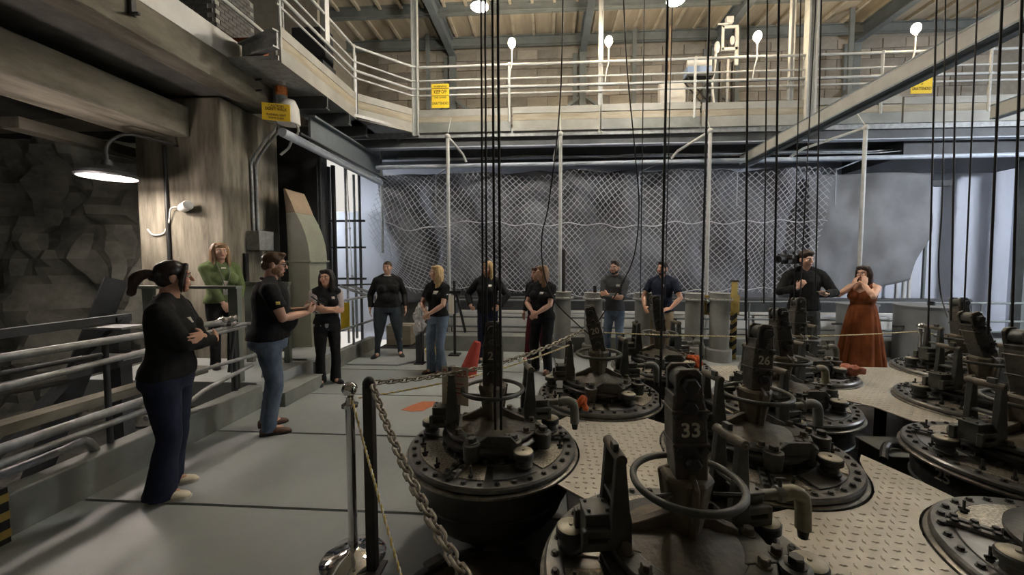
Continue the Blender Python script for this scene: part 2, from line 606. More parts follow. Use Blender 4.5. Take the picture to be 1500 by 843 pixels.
# ---- housings of the high-bay lamps and the added fill lights
for i, (x, y) in enumerate(BAYS):
    t = thing('bay_or_fill_lamp', 'round industrial lamp hanging under the roof, ' + ('above the left floor', 'over the left tank', 'added fill behind the camera', 'over the rear tanks', 'at the right wall', 'far right behind the camera', 'added fill over the upper slab')[i], 'lamp', (x, y, BAYZ), group='high bay lamps under the roof')
    MB().lathe([(0.30, -0.02), (0.31, 0.02), (0.22, 0.12), (0.08, 0.2), (0.07, 0.34), (0.0, 0.34)], n=24).build('lamp_shade', 'galv', t)
    MB().cyl((0, 0, 0.34), (0, 0, 7.3 - BAYZ), 0.012, n=6).build('rod', 'steel', t)

# unseen lights added to brighten the rear: flood at the right, batten behind the pillar
t = thing('added_flood_fill', 'unseen flood light added on the right wall to wash the pale wall', 'lamp', (10.9, 4.2, 3.9))
MB().box((0.06, 0, 0), (0.3, 0.4, 0.3)).build('housing', 'steel_dark', t, bevel=0.01)
MB().box((-0.1, 0.02, 0), (0.01, 0.36, 0.26)).build('diffuser', 'bay_glow', t)
area('added_flood_light', (10.6, 4.25, 3.9), 0.35, 80, (0.86, 0.92, 1.0), (R(62), 0, R(25)))
t = thing('added_batten_fill', 'long unseen batten light added behind the pillar', 'lamp', (-6.35, 8.2, 3.35))
MB().box((0, 0, 0.04), (1.3, 0.1, 0.06)).build('housing', 'white', t)
MB().box((0, -0.26, 0.04), (0.06, 0.5, 0.04)).build('bracket', 'galv', t)
MB().cyl((-0.6, 0, -0.01), (0.6, 0, -0.01), 0.018, n=8).build('tube', 'bay_glow', t)
area('added_batten_light', (-6.35, 8.2, 3.28), 0.6, 25, (0.85, 0.92, 1.0), (0, R(-55), 0))

# ================================================================== GALLERY (upper walkway)
GZ = 4.35
TX = -3.52     # inner edge of the left walkway
# deck soffits
dk = MB().box((3.2, 8.95, GZ + 0.03), (14.6, 2.2, 0.06)).build('gallery_deck', 'galv')
struct(dk, 'grey deck of the rear gallery')
dk = MB().box((-3.98, 6.45, GZ + 0.03), (0.92, 3.0, 0.06)).prism([(-4.4, 7.9), (TX, 7.0), (TX + 0.02, 6.9), (-2.68, 7.84), (-2.68, 8.2), (-4.4, 8.2)], GZ, GZ + 0.055).build('gallery_deck', 'galv')
struct(dk, 'grey deck of the left walkway')
# cross joists under the left walkway
for y in (6.05, 6.75, 7.4):
    j = MB().box((-3.9, y, GZ - 0.1), (0.8, 0.03, 0.2)).box((-3.9, y, GZ - 0.2), (0.8, 0.1, 0.02)).build('deck_joist', 'beam')
    struct(j, 'dark joist under the left walkway')
# beams under the rear gallery
for (y, z, hh) in ((7.95, 4.18, 0.24), (8.65, 4.15, 0.26), (9.35, 4.15, 0.26)):
    b = MB().box((3.2, y, z), (14.6, 0.03, hh)).box((3.2, y, z + hh / 2), (14.6, 0.13, 0.02)).build('gallery_beam', 'beam')
    struct(b, 'dark beam under the rear gallery')
    MB().box((3.2, y, z - hh / 2), (14.6, 0.15, 0.02)).build('bottom_flange', 'pipe_blue', b)
b = MB().box((3.2, 7.86, GZ - 0.05), (14.6, 0.03, 0.12)).build('trim_3', 'galv')
struct(b, 'galvanised edge of the rear gallery')
for (x0, x1) in ((-3.1, -1.95), (2.45, 1.75)):
    b = MB().bar((x0, 7.9, 4.26), (x1, 9.5, 4.20), 0.11, 0.02).bar((x0, 7.9, 4.28), (x1, 9.5, 4.26), 0.02, 0.14)
    struct(b.build('gallery_brace', 'steel_blue'), 'blue grey diagonal brace under the gallery')
# toe boards: three stacked boards each
def toe(name, a, b, pieces):
    for (z, h, m, t_) in pieces:
        q = MB().bar((a[0], a[1], z), (b[0], b[1], z), t_, h)
        struct(q.build(name, m), 'toe board of the gallery')


PC = [(4.555, 0.2, 'steel', 0.05), (4.735, 0.15, 'wood', 0.04), (4.89, 0.15, 'toe', 0.06)]
toe('toe_board', (TX, 4.98), (TX, 6.98), [(4.43, 0.2, 'toe', 0.05), (4.60, 0.13, 'wood', 0.04), (4.735, 0.13, 'toe', 0.05)])
toe('toe_board', (TX + 0.03, 7.02), (-2.72, 7.78), [(4.43, 0.2, 'toe', 0.05), (4.60, 0.13, 'wood', 0.04), (4.735, 0.13, 'toe', 0.05)])
xs = [-2.62, -0.7, 1.06, 3.0, 5.0, 6.7, 10.3]
for k in range(len(xs) - 1):
    dz = (-0.02, 0.0, 0.01, -0.01, 0.02, 0.0)[k]
    toe('toe_board', (xs[k] + 0.02, 7.82), (xs[k + 1] - 0.02, 7.82), [(4.43, 0.2, 'toe' if k % 2 else 'curb', 0.05), (4.60, 0.13, 'wood', 0.04), (4.735 + dz, 0.13, 'toe', 0.05)])
# near end channel of the left walkway
b = MB().bar((-4.18, 5.17, 4.57), (-3.47, 4.88, 4.57), 0.02, 0.22).bar((-4.18, 5.14, 4.67), (-3.47, 4.85, 4.67), 0.08, 0.02).bar((-4.18, 5.14, 4.46), (-3.47, 4.85, 4.46), 0.08, 0.02)
o = b.build('end_channel', 'galv')
struct(o, 'galvanised channel closing the near end of the left walkway')
o = MB().box((0, 0, -0.28), (0.66, 0.22, 0.54)).box((0, 0, 0.02), (0.7, 0.26, 0.05)).box((0.02, 0.01, 0.075), (0.66, 0.2, 0.05)).build('orange_plank', 'rust_plank', None, (-4.55, 5.62, 4.9), bevel=0.006)
tag(o, 'orange painted planks lying by the grey brick pier', 'planks')
# dark hopper/duct above the walkway end
o = MB().prism([(-0.3, 0), (0.28, 0), (0.28, 0.25), (0.1, 0.55), (-0.3, 0.55)], 0, 0.5).box((0, 0.27, -0.37), (0.4, 0.4, 0.74)).build('air_hood', 'steel_dark', None, (-4.0, 6.4, 5.15), bevel=0.01)
tag(o, 'dark sheet metal hood above the walkway beside the brick pier', 'hood')

# railings: one thing, rails and posts as parts
rail = thing('gallery_railing', 'pale pipe railing around the edge of the upper gallery', 'railing', (0, 7.8, 4.9))
RZ = [5.63, 5.36, 5.20, 5.07]
for k, z in enumerate(RZ):
    path = [(TX, 4.95 - 7.8, z - 4.9), (TX, 6.95 - 7.8, z - 4.9), (TX + 0.08, 7.05 - 7.8, z - 4.9), (-2.72, -0.06, z - 4.9 - (0.02 if k else 0)), (-2.6, 0, z - 4.9), (10.4, 0, z - 4.9)]
    if k == 1:
        path = path[:]
    MB().tube(path, 0.024 if k in (0, 2) else 0.017, 8).build('rail', 'pipe_white', rail)
for (x, y) in ((TX, 5.0), (TX, 6.98), (-0.75, 7.8), (2.87, 7.8), (6.3, 7.8), (8.2, 7.8)):
    p = MB().cyl((0, 0, -0.4), (0, 0, 0.75), 0.026, n=8)
    q = p.build('rail_post', 'pipe_white', rail, (x, y - 7.8, 0))
    for z in RZ[::2]:
        MB().ball((0, 0, z - 4.9), (0.042, 0.042, 0.042), 8, 6).build('fitting', 'pipe_white', q)
# wide white post on left walkway
o = MB().box((0, 0, 0.55), (0.09, 0.12, 1.1)).build('rail_upright', 'white', None, (TX - 0.02, 6.1, 5.22), bevel=0.006)
tag(o, 'wide white upright fixed to the left gallery railing', 'post')
# tall slim posts rising to the roof from gallery edge
for (x, y, w, lab) in ((-2.66, 7.8, 0.10, 'tall pale post at the left corner of the gallery'), (1.06, 7.85, 0.07, 'tall pale post in the middle of the gallery'),
                       (5.0, 7.8, 0.15, 'thick tall white post on the gallery right of the bulb'), (4.7, 7.88, 0.07, 'slim tall white post beside the thick white post')):
    p = MB().box((0, 0, 1.3), (w, w * 0.3, 2.9)).box((-w / 2, 0.0, 1.3), (w * 0.22, w, 2.9)).box((w / 2, 0.0, 1.3), (w * 0.22, w, 2.9))
    tag(p.build('tall_post', 'pipe_white', None, (x, y, 4.42)), lab, 'post')
for (x, y, lab) in ((-2.95, 9.6, 'slim grey hanger behind the left yellow sign'), (2.1, 9.6, 'slim grey hanger left of the white cabinet'), (4.55, 9.7, 'slim grey hanger beside the third bulb'), (6.75, 9.2, 'slim pale hanger behind the far right bulb')):
    p = MB().box((0, 0, 1.45), (0.10, 0.04, 2.9))
    tag(p.build('pipe_hanger', 'steel', None, (x, y, 4.41)), lab, 'hanger')

# bulbs on stems along the railing
for (x, z, lab) in ((-0.69, 6.0, 'bare glowing bulb on a thin stem left of the middle post'), (1.2, 5.97, 'bare glowing bulb beside the middle tall post'),
                    (3.99, 5.96, 'bare glowing bulb right of the white stand'), (6.82, 6.0, 'bare glowing bulb at the right above the yellow sign')):
    t = thing('bulb_lamp', lab, 'lamp', (x, 7.75, z), group='bulbs along the gallery')
    MB().ball((0, 0, 0.02), (0.075, 0.075, 0.095), 14, 10).build('bulb', 'bulb', t)
    MB().cyl((0, 0, -0.11), (0, 0, -0.04), 0.028, 0.03, 10).build('socket', 'white', t)
    MB().tube([(0, 0, -0.1), (0.0, 0, -0.4), (-0.04, 0, -0.55), (-0.06, 0.02, -0.75)], 0.012, 6).build('stem', 'white', t)
    point('bulb_light', (x, 7.62, z + 0.02), 15, (1.0, 0.76, 0.48), 0.06)
# hanging lamps near the roof
for (x, y, z, lab) in ((-1.03, 6.0, 5.6, 'white hanging lamp near the roof above the twin ropes'), (1.9, 6.0, 5.57, 'white hanging lamp cut by the top edge at centre')):
    t = thing('hanging_lamp', lab, 'lamp', (x, y, z), group='hanging lamps')
    MB().lathe([(0.0, -0.03), (0.10, -0.025), (0.125, 0.0), (0.125, 0.005), (0.0, 0.004)], n=20).build('diffuser', 'bay_glow', t)
    MB().lathe([(0.135, -0.005), (0.14, 0.02), (0.10, 0.09), (0.04, 0.13), (0.0, 0.13)], n=20).build('lamp_shade', 'white', t)
    MB().cyl((0, 0, 0.13), (0, 0, 7.3 - z), 0.01, n=6).build('cord', 'cable', t)
    point('hanging_light', (x, y, z - 0.1), 55, (1.0, 0.92, 0.80), 0.12)
t = thing('hanging_lamp', 'white lamp under the beam at the right edge', 'lamp', (5.2, 4.7, 4.34), group='hanging lamps')
MB().lathe([(0.0, -0.03), (0.15, -0.025), (0.17, 0.0), (0.0, 0.004)], n=20).build('diffuser', 'bay_glow', t)
MB().lathe([(0.18, -0.005), (0.18, 0.02), (0.12, 0.09), (0.04, 0.13), (0.0, 0.13)], n=20).build('lamp_shade', 'white', t)
MB().cyl((0, 0, 0.13), (0, 0, 2.95), 0.01, n=6).build('cord', 'cable', t)
point('hanging_light', (5.2, 4.7, 4.2), 20, (1.0, 0.95, 0.85), 0.12)

# yellow signs
def sign(name, label, loc, w, h, lines, rz=0.0, tilt=0.0):
    t = thing(name, label, 'sign', loc, rz)
    MB().box((0, 0, 0), (w, 0.012, h)).build('sign_board', 'yellow', t, bevel=0.004)
    for (txt, z, s, sx, m) in lines:
        text(txt, s, 'lettering', m, t, (0, -0.008, z), (PI / 2, 0, 0), 0.0008, sx=sx)
    return t


s1 = sign('warning_sign', 'yellow KEEP OFF sign on the gallery railing, left of the two', (-2.13, 7.74, 5.03), 0.355, 0.47,
          [('WARNING', 0.18, 0.055, 1.0, 'print'), ('KEEP OFF', 0.075, 0.10, 0.62, 'print'), ('THIS CARRIER', -0.035, 0.05, 0.8, 'print'), ('UNATTENDED', -0.15, 0.075, 0.68, 'print')])
MB().box((0, -0.008, 0.145), (0.35, 0.004, 0.012)).build('line', 'print', s1)
MB().box((0, -0.008, 0.0), (0.35, 0.004, 0.010)).build('line', 'print', s1)
s2 = sign('warning_sign', 'yellow KEEP OFF sign on the gallery railing at the right', (6.94, 7.72, 5.06), 0.37, 0.47,
          [('WARNING', 0.18, 0.055, 1.0, 'print'), ('KEEP OFF', 0.06, 0.10, 0.62, 'print'), ('or', -0.06, 0.05, 0.8, 'print'), ('UNATTENDED', -0.15, 0.075, 0.68, 'print_brown')])
MB().box((-0.06, -0.03, 0.08), (0.05, 0.04, 0.26)).build('clip', 'galv', s2)

# equipment standing on the gallery
t = thing('control_cabinet', 'white control cabinet on the gallery against the block wall', 'cabinet', (2.77, 8.9, 4.45))
MB().box((0, 0, 0.85), (0.55, 0.2, 0.75)).build('body', 'white', t, bevel=0.01)
MB().box((0, -0.105, 0.85), (0.46, 0.012, 0.66)).build('door', 'white', t, bevel=0.006)
for x in (-0.18, 0.2):
    MB().cyl((x, 0, 0), (x, 0, 0.5), 0.025, n=8).build('leg', 'pipe_white', t)
MB().tube(smooth_path([(0.3, 0, 1.15), (0.36, 0, 1.0), (0.36, 0, 0.85), (0.32, 0, 0.6), (0.32, 0, 0.1)]), 0.022, 8).build('conduit', 'pipe_white', t)
MB().cyl((-0.05, 0, 1.22), (-0.05, 0, 2.45), 0.025, n=8).build('conduit', 'duct_top', t)
t = thing('utility_stand', 'folding stand carrying a blue and white box on the gallery', 'stand', (3.08, 8.2, 4.40))
for s in (-1, 1):
    MB().bar((-0.25, s * 0.1, 0.42), (0.25, s * 0.1, 1.02), 0.02, 0.02).build('leg', 'black', t)
    MB().bar((0.25, s * 0.1, 0.42), (-0.25, s * 0.1, 1.02), 0.02, 0.02).build('leg', 'black', t)
MB().box((0.06, 0, 0.42), (0.6, 0.25, 0.05)).build('base', 'black', t)
MB().box((0, 0, 1.05), (0.52, 0.26, 0.04)).build('shelf', 'steel_dark', t)
t = thing('tool_box', 'blue and white box resting on the folding stand', 'box', (3.06, 8.2, 5.47))
MB().box((0, 0, 0.08), (0.48, 0.24, 0.16)).build('body', 'blue_box', t, bevel=0.01)
MB().prism([(-0.24, -0.12), (0.24, -0.12), (0.18, 0.12), (-0.18, 0.12)], 0.16, 0.34).build('lid', 'white', t, bevel=0.01)
t = thing('camera_rig', 'white framed lighting rig on a dark stand on the gallery', 'stand', (3.70, 8.4, 4.40))
for x in (-0.09, 0.16):
    MB().box((x, 0, 0.95), (0.05, 0.08, 1.0)).build('leg', 'black', t)
MB().box((0.04, 0, 0.75), (0.05, 0.06, 1.5)).build('mast', 'galv', t)
MB().box((-0.09, -0.05, 1.9), (0.05, 0.04, 0.5)).box((0.19, -0.05, 1.72), (0.07, 0.04, 0.75)).box((0.05, -0.05, 2.12), (0.33, 0.04, 0.05)).box((0.05, -0.05, 1.68), (0.33, 0.04, 0.06)).build('frame', 'white', t, bevel=0.006)
MB().ball((0.1, -0.05, 1.85), (0.05, 0.04, 0.09), 10, 8).build('lamp_head', 'white', t)
MB().box((0.03, -0.05, 2.25), (0.14, 0.1, 0.12)).box((-0.1, -0.05, 2.18), (0.2, 0.03, 0.03)).build('bracket', 'white', t, bevel=0.008)
MB().ball((-0.2, -0.05, 1.72), (0.06, 0.05, 0.12), 10, 8).build('lamp_head', 'white', t)
MB().tube(smooth_path([(-0.2, 0, 1.65), (-0.22, 0, 1.3), (-0.26, 0, 1.0), (-0.2, 0, 0.5)]), 0.025, 8).build('cable', 'white', t)

# ---- white bridge beams on the right
def channel(name, label, a, b, h, m='toe'):
    q = MB().bar(a, b, 0.02, h)
    t = thing(name, label, 'beam', a)
    o_ = Vector(a)
    a2, b2 = Vector((0, 0, 0)), Vector(b) - o_
    MB().bar(a2, b2, 0.02, h).build('web', m, t)
    for s in (1, -1):
        MB().bar(a2 + Vector((0.05, 0, s * h / 2)), b2 + Vector((0.05, 0, s * h / 2)), 0.13, 0.02).build('flange', 'steel_blue', t)
    return t


channel('bridge_beam', 'long pale steel channel beam running overhead toward the gallery', (4.0, 8.3, 3.80), (4.0, 2.6, 3.84), 0.18)
channel('bridge_beam', 'short pale channel beam overhead at the right edge', (6.88, 6.5, 4.02), (6.75, 3.2, 3.98), 0.2)
o = MB().bar((4.12, 8.1, 3.685), (4.12, 2.6, 3.725), 0.1, 0.025).build('rail_flange', 'steel_blue')
tag(o, 'blue grey flange rail beside the long overhead beam', 'rail')
o = MB().bar((4.85, 7.75, 4.25), (4.15, 7.5, 3.85), 0.16, 0.03).build('knee_plate', 'toe')
tag(o, 'pale knee plate joining the overhead beam to the gallery', 'plate')

# ---- left big blue-grey beam, pale pipe and bars under the left walkway
o = MB().box((-3.78, 7.3, 3.82), (0.04, 2.6, 0.42)).box((-3.78, 7.3, 4.02), (0.2, 2.6, 0.03)).box((-3.78, 7.3, 3.62), (0.2, 2.6, 0.03)).build('walkway_beam', 'steel_blue')
struct(o, 'blue grey beam under the left walkway')
o = MB().cyl((-3.6, 5.1, 3.47), (-3.6, 8.2, 3.42), 0.062, n=16).build('overhead_pipe', 'pipe_blue')
tag(o, 'thick pale pipe running under the left walkway beam', 'pipe')
o = MB().cyl((-3.48, 5.3, 3.52), (-3.48, 8.2, 3.48), 0.018, n=8).build('thin_conduit', 'steel_dark')
tag(o, 'thin dark conduit along the thick pale pipe', 'conduit')
o = MB().cyl((-3.6, 8.02, 3.70), (10.2, 8.1, 3.78), 0.045, n=12).build('curtain_rail', 'pipe_blue')
tag(o, 'long pale pipe under the gallery carrying the net', 'pipe')
for k in range(2):
    pts = [(-3.3 + i * 0.7, 8.25 + 0.2 * k, 3.92 + 0.06 * k + 0.035 * math.sin(i * 1.7 + k)) for i in range(19)]
    o = MB().tube(smooth_path(pts, 4), 0.010, 6).build('loose_wire', 'galv')
    tag(o, 'thin wire sagging under the gallery, ' + ('rear one' if k else 'front one'), 'wire', 'wires under the gallery')
for (x, y, lab) in ((-2.4, 8.3, 'leftmost'), (1.95, 8.3, 'middle'), (3.95, 8.3, 'third'), (5.9, 8.3, 'rightmost')):
    o = MB().bar((x + 0.42, 8.1, 3.76), (x, 8.28, 3.58), 0.05, 0.02).cyl((x, 8.28, 3.6), (x, 8.28, 2.85), 0.008, n=5).build('net_bracket', 'pipe_blue')
    tag(o, 'pale angled strut holding the net under the gallery, %s' % lab, 'bracket', 'net struts')
for k, x in enumerate((-1.93, 0.27, 3.06, 5.82)):
    t = thing('net_post', 'slim pale pipe post in front of the net, ' + ('behind the blonde woman in jeans', 'behind the woman with clasped hands', 'behind the black rope right of centre', 'behind the woman in the orange dress')[k], 'post', (x, 7.5, 0), group='slim posts before the net')
    MB().cyl((0, 0, 0), (0, 0, 4.15), 0.034, n=10).build('pole', 'pipe_white', t)
    MB().ball((0, 0, 4.15), 0.055, 10, 8).build('elbow_fitting', 'pipe_white', t)
    dx = (0.26, -0.12, -0.55, -1.0)[k]
    MB().tube([(0, 0, 4.15), (dx * 0.8, 0.45, 3.92), (dx, 0.5, 3.78)], 0.026, 8).build('brace', 'pipe_white', t)
    MB().cyl((0, 0, 4.18), (0, 0.3, 4.62), 0.008, n=6).build('tie_rod', 'pipe_white', t)

# ---- net and tarps
def net_point(s, t):
    """s along 0..1, t 0 top .. 1 bottom"""
    x0 = -4.0 + 0.45 * t
    x1 = 5.95 - 0.6 * t
    x = x0 + (x1 - x0) * s
    top = 3.66 - 0.10 * abs(math.sin(s * PI * 4.2)) ** 2
    bot = 0.98 + 0.08 * math.sin(s * 9) + 0.25 * max(0, 0.06 - s) / 0.06
    z = top + (bot - top) * t
    y = 8.30 + 0.07 * math.sin(s * 34 + t * 3) + 0.06 * noise.noise(Vector((s * 9, t * 4, 1.0)))
    k = max(0, 1 - s / 0.28)
    x += 0.22 * k * math.sin(t * 7 + 1)
    z += 0.16 * k * math.sin(t * 5 + s * 20) * (t * (1 - t) * 4)
    z += 0.05 * noise.noise(Vector((s * 7 + 3, t * 3, 5.0)))
    x += 0.05 * noise.noise(Vector((s * 8, t * 4, 9.0)))
    return Vector((x, y, z))


mb = MB()
NA = 74
asp = 9.0 / 2.55
for d in (1, -1):
    for k in range(-40, NA + 40):
        pts = []
        for i in range(0, 41):
            t_ = i / 40
            s_ = k / NA + d * t_ * (0.92 / asp)
            if -0.001 <= s_ <= 1.001:
                pts.append(net_point(s_, t_))
        if len(pts) > 2:
            mb.tube(pts, 0.0065, 3, caps=False)
net = mb.build('safety_net', 'net', angle=0)
tag(net, 'grey diamond mesh safety net hanging under the gallery', 'net')
for nm, t_ in (('hem_cord', 0.42), ('hem_cord', 0.97)):
    pts = [net_point(i / 90, t_ + 0.012 * math.sin(i * 0.9)) + Vector((0, -0.02, 0)) for i in range(91)]
    MB().tube(pts, 0.011, 5).build(nm, 'net_hem', net)


def sheet(name, m, label, x0, x1, z0, z1, y, edge=None, amp=0.07, fx=9.0):
    nx, nz = 90, 40
    vs, fs = [], []
    for j in range(nz + 1):
        for i in range(nx + 1):
            s, t_ = i / nx, j / nz
            x = x0 + (x1 - x0) * s
            z = z1 + (z0 - z1) * t_
            if edge:
                x, z = edge(s, t_, x, z)
            p = Vector((x, 0, z))
            yy = y + amp * (math.sin(x * fx + 2.5 * noise.noise(p * 0.8)) * 0.5 + 1.3 * noise.noise(Vector((x * 1.1, z * 0.9 + x * 0.5, 3)))
                            + 0.5 * noise.noise(Vector((x * 2.6, z * 2.2 - x, 7))))
            vs.append((x, yy, z))
    for j in range(nz):
        for i in range(nx):
            a = j * (nx + 1) + i
            fs.append((a, a + 1, a + nx + 2, a + nx + 1))
    o = MB().add(vs, fs).build(name, m, angle=0)
    o.data.polygons.foreach_set('use_smooth', [True] * len(o.data.polygons))
    sd = o.modifiers.new('cloth', 'SOLIDIFY')
    sd.thickness = 0.006
    return tag(o, label, 'tarp')


sheet('hanging_tarp', 'tarp', 'wide dark grey tarp hanging behind the diamond net', -3.9, 6.0, 0.75, 3.72, 8.75,
      lambda s, t, x, z: (x + 0.4 * t * max(0, 1 - s * 4), z), amp=0.20, fx=6.0)


def edge2(s, t, x, z):
    x1 = 8.05 - 0.15 * t - 0.55 * max(0, t - 0.55) - 0.2 * math.sin(t * 9) * 0.3
    x = 5.55 + (x1 - 5.55) * s
    bot = 1.0 + 0.55 * max(0, s - 0.35) ** 1.2
    return x, 3.55 + (bot - 3.55) * t


sheet('hanging_tarp', 'tarp_pale', 'paler grey tarp hanging at the right end of the net', 0, 1, 0, 1, 8.55, edge2, amp=0.10, fx=4.0)
# fine mesh over the right tarp
# ---- rear curb, railing and boards
o = MB().box((3.0, 7.35, 0.14), (10.8, 0.4, 0.30)).build('trim_4', 'curb', bevel=0.01)
struct(o, 'grey concrete curb along the rear of the floor')
rr = thing('rear_railing', 'dark grey railing along the rear curb', 'railing', (2.8, 7.42, 0.29))
for z in (0.66, 0.33, 0.14):
    MB().cyl((-5.2, 0, z), (7.6, 0, z), 0.02, n=8).build('rail', 'steel', rr)
for k in range(13):
    MB().cyl((0, 0, 0), (0, 0, 0.66), 0.018, n=8).build('rail_post', 'steel', rr, (-5.1 + k * 1.02, 0, 0))
for k in range(5):
    x0 = -1.9 + k * 2.0
    o = MB().box((0, 0, 0), (1.94, 0.04, 0.36)).build('white_board', 'white', None, (x0 + 0.95, 7.72, 0.46))
    tag(o, ('first', 'second', 'third', 'fourth', 'last')[k] + ' low white board behind the rear railing, counted from the blonde women', 'board', 'white boards behind the rear railing')
o = MB().box((0, 0, 0), (10.0, 0.3, 0.26)).cyl((-5, -0.1, 0.14), (5, -0.1, 0.14), 0.05, n=10).build('dark_trunking', 'steel_dark', None, (3.2, 8.0, 0.80), bevel=0.01)
tag(o, 'long dark machine trunking above the white boards', 'trunking')
o = MB().box((0, 0, 0), (10.0, 0.05, 0.05)).build('light_rail', 'white', None, (3.2, 7.8, 0.68))
tag(o, 'long white strip above the white boards', 'strip')

# round grey columns along the rear edge
for k, (x, y, h, rod) in enumerate(((0.29, 6.85, 1.17, 0.75), (0.86, 6.95, 1.15, 0.12), (1.75, 6.95, 1.15, 0), (2.62, 6.9, 1.15, 0), (2.97, 6.72, 1.17, 0))):
    lab = ('with a tall dark rod on top', 'with a short stub on top, beside the bearded man', 'behind the man in the navy polo', 'partly behind the black rope', 'with the yellow valve behind it')[k]
    t = thing('pipe_column', 'round grey pipe column ' + lab, 'column', (x, y, 0), group='grey pipe columns')
    MB().cyl((0, 0, 0.0), (0, 0, h - 0.1), 0.155, n=24).build('shaft', 'column_grey', t)
    MB().lathe([(0.205, 0.0), (0.205, 0.2), (0.19, 0.22), (0.156, 0.22)], n=24).build('collar', 'column_grey', t)
    MB().lathe([(0.15, h - 0.13), (0.20, h - 0.12), (0.20, h - 0.10), (0.16, h - 0.09), (0.16, h - 0.01), (0.17, h), (0.0, h)], n=24).build('cap', 'column_grey', t)
    for q in range(8):
        a = q * PI / 4
        MB().cyl((0.182 * math.cos(a), 0.182 * math.sin(a), h - 0.115), (0.182 * math.cos(a), 0.182 * math.sin(a), h - 0.08), 0.014, n=6).build('bolt', 'galv', t)
    if rod:
        MB().cyl((0.02, 0, h), (0.02, 0, h + rod), 0.032, n=8).build('rod', 'black_post', t)
# yellow valve behind and hazard striped post
t = thing('valve_assembly', 'yellow and brass valve assembly behind the grey column', 'valve', (3.1, 7.0, 0.0))
MB().box((0, 0, 1.08), (0.62, 0.12, 0.05)).box((0, 0, 0.78), (0.62, 0.1, 0.04)).build('frame', 'brass', t)
for x in (-0.28, 0.0, 0.28):
    MB().box((x, 0, 0.94), (0.07, 0.09, 0.34)).build('bracket', 'brass', t)
MB().lathe([(0.1, -0.04), (0.12, 0.0), (0.1, 0.04), (0.06, 0.04), (0.06, -0.04), (0.1, -0.04)], (-0.15, 0, 0.86), 20, rot=Matrix.Rotation(PI / 2, 3, 'X')).build('wheel', 'steel_dark', t)
MB().cyl((0, 0, 0), (0, 0, 0.8), 0.05, n=12).build('stem', 'steel_dark', t)
t = thing('hazard_post', 'thin post with yellow and black diagonal stripes near the rear curb', 'post', (3.27, 6.85, 0))
MB().box((0, 0, 0.68), (0.075, 0.075, 1.36)).build('post', 'hazard', t)
for k in range(5):
    z = 0.06 + k * 0.155
    MB().prism([(-0.042, z), (0.042, z + 0.07), (0.042, z + 0.15), (-0.042, z + 0.08)], -0.042, 0.042, Matrix.Rotation(PI / 2, 4, 'X')).build('stripe', 'black', t)
MB().box((0, 0, 1.37), (0.1, 0.1, 0.025)).build('cap', 'black_post', t)
# grey drums at right rear
for (x, y, r_, h, lab) in ((6.4, 6.8, 0.42, 0.95, 'large grey drum at the right rear beside the chrome stanchion'), (5.42, 7.0, 0.28, 0.95, 'grey drum partly hidden behind the woman in the orange dress')):
    t = thing('steel_drum', lab, 'drum', (x, y, 0), group='grey drums')
    MB().lathe([(0, 0), (r_, 0), (r_, h), (r_ + 0.02, h), (r_ + 0.02, h + 0.025), (0, h + 0.025)], n=36).build('shell', 'drum', t)
    MB().cyl((0.05, 0, h + 0.02), (0.05, 0, h + 0.09), 0.05, n=10).build('cap', 'black', t)
    MB().tube([(-r_ - 0.16, -0.05, 0.62), (-r_ + 0.02, -0.05, 0.62)], 0.018, 8).build('pipe', 'steel_dark', t)
    MB().box((0.2, 0.15, h + 0.05), (0.1, 0.03, 0.05)).build('bracket', 'galv', t)
# pipes, columns at right rear
for (x, y, w, lab) in ((9.95, 8.6, 0.24, 'dark grey steel column with step bolts before the pale right wall'), (10.6, 7.4, 0.2, 'grey steel column at the right edge')):
    t = thing('steel_post', lab, 'column', (x, y, 0))
    MB().box((0, 0, 2.0), (w, 0.03, 4.0)).box((-w / 2, 0, 2.0), (0.03, 0.2, 4.0)).box((w / 2, 0, 2.0), (0.03, 0.2, 4.0)).build('shaft', 'steel', t)
    for k in range(7):
        MB().cyl((w / 2, -0.05, 0.7 + k * 0.42), (w / 2 + 0.12, -0.05, 0.7 + k * 0.42), 0.014, n=6).build('step_bolt', 'steel_dark', t)
for k, x in enumerate((8.05, 8.2, 8.32, 8.62)):
    o = MB().cyl((x, 9.3, 0), (x, 9.3, 3.45), 0.035, n=8).build('wall_pipe', 'white' if k < 3 else 'steel')
    tag(o, 'thin vertical pipe in front of the pale rear wall, %s' % ('first from the tarp', 'second from the tarp', 'third from the tarp', 'dark one furthest from the tarp')[k], 'pipe', 'vertical pipes right of the tarp')
o = MB().box((8.4, 9.2, 3.45), (1.2, 0.12, 0.12)).build('pipe_header', 'steel_dark')
tag(o, 'dark horizontal header over the vertical pipes right of the tarp', 'beam')
t = thing('tall_stand', 'slender dark ladder-like stand at the far right', 'stand', (9.6, 7.6, 0))
for x in (-0.12, 0.12):
    MB().box((x, 0, 1.05), (0.035, 0.035, 2.1)).build('leg', 'black', t)
for z in (0.6, 1.1, 1.6, 2.1):
    MB().box((0, 0, z), (0.3, 0.05, 0.03)).build('rung', 'black', t)
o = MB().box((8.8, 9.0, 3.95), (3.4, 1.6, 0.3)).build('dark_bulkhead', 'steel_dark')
struct(o, 'dark underside at the right end of the gallery')

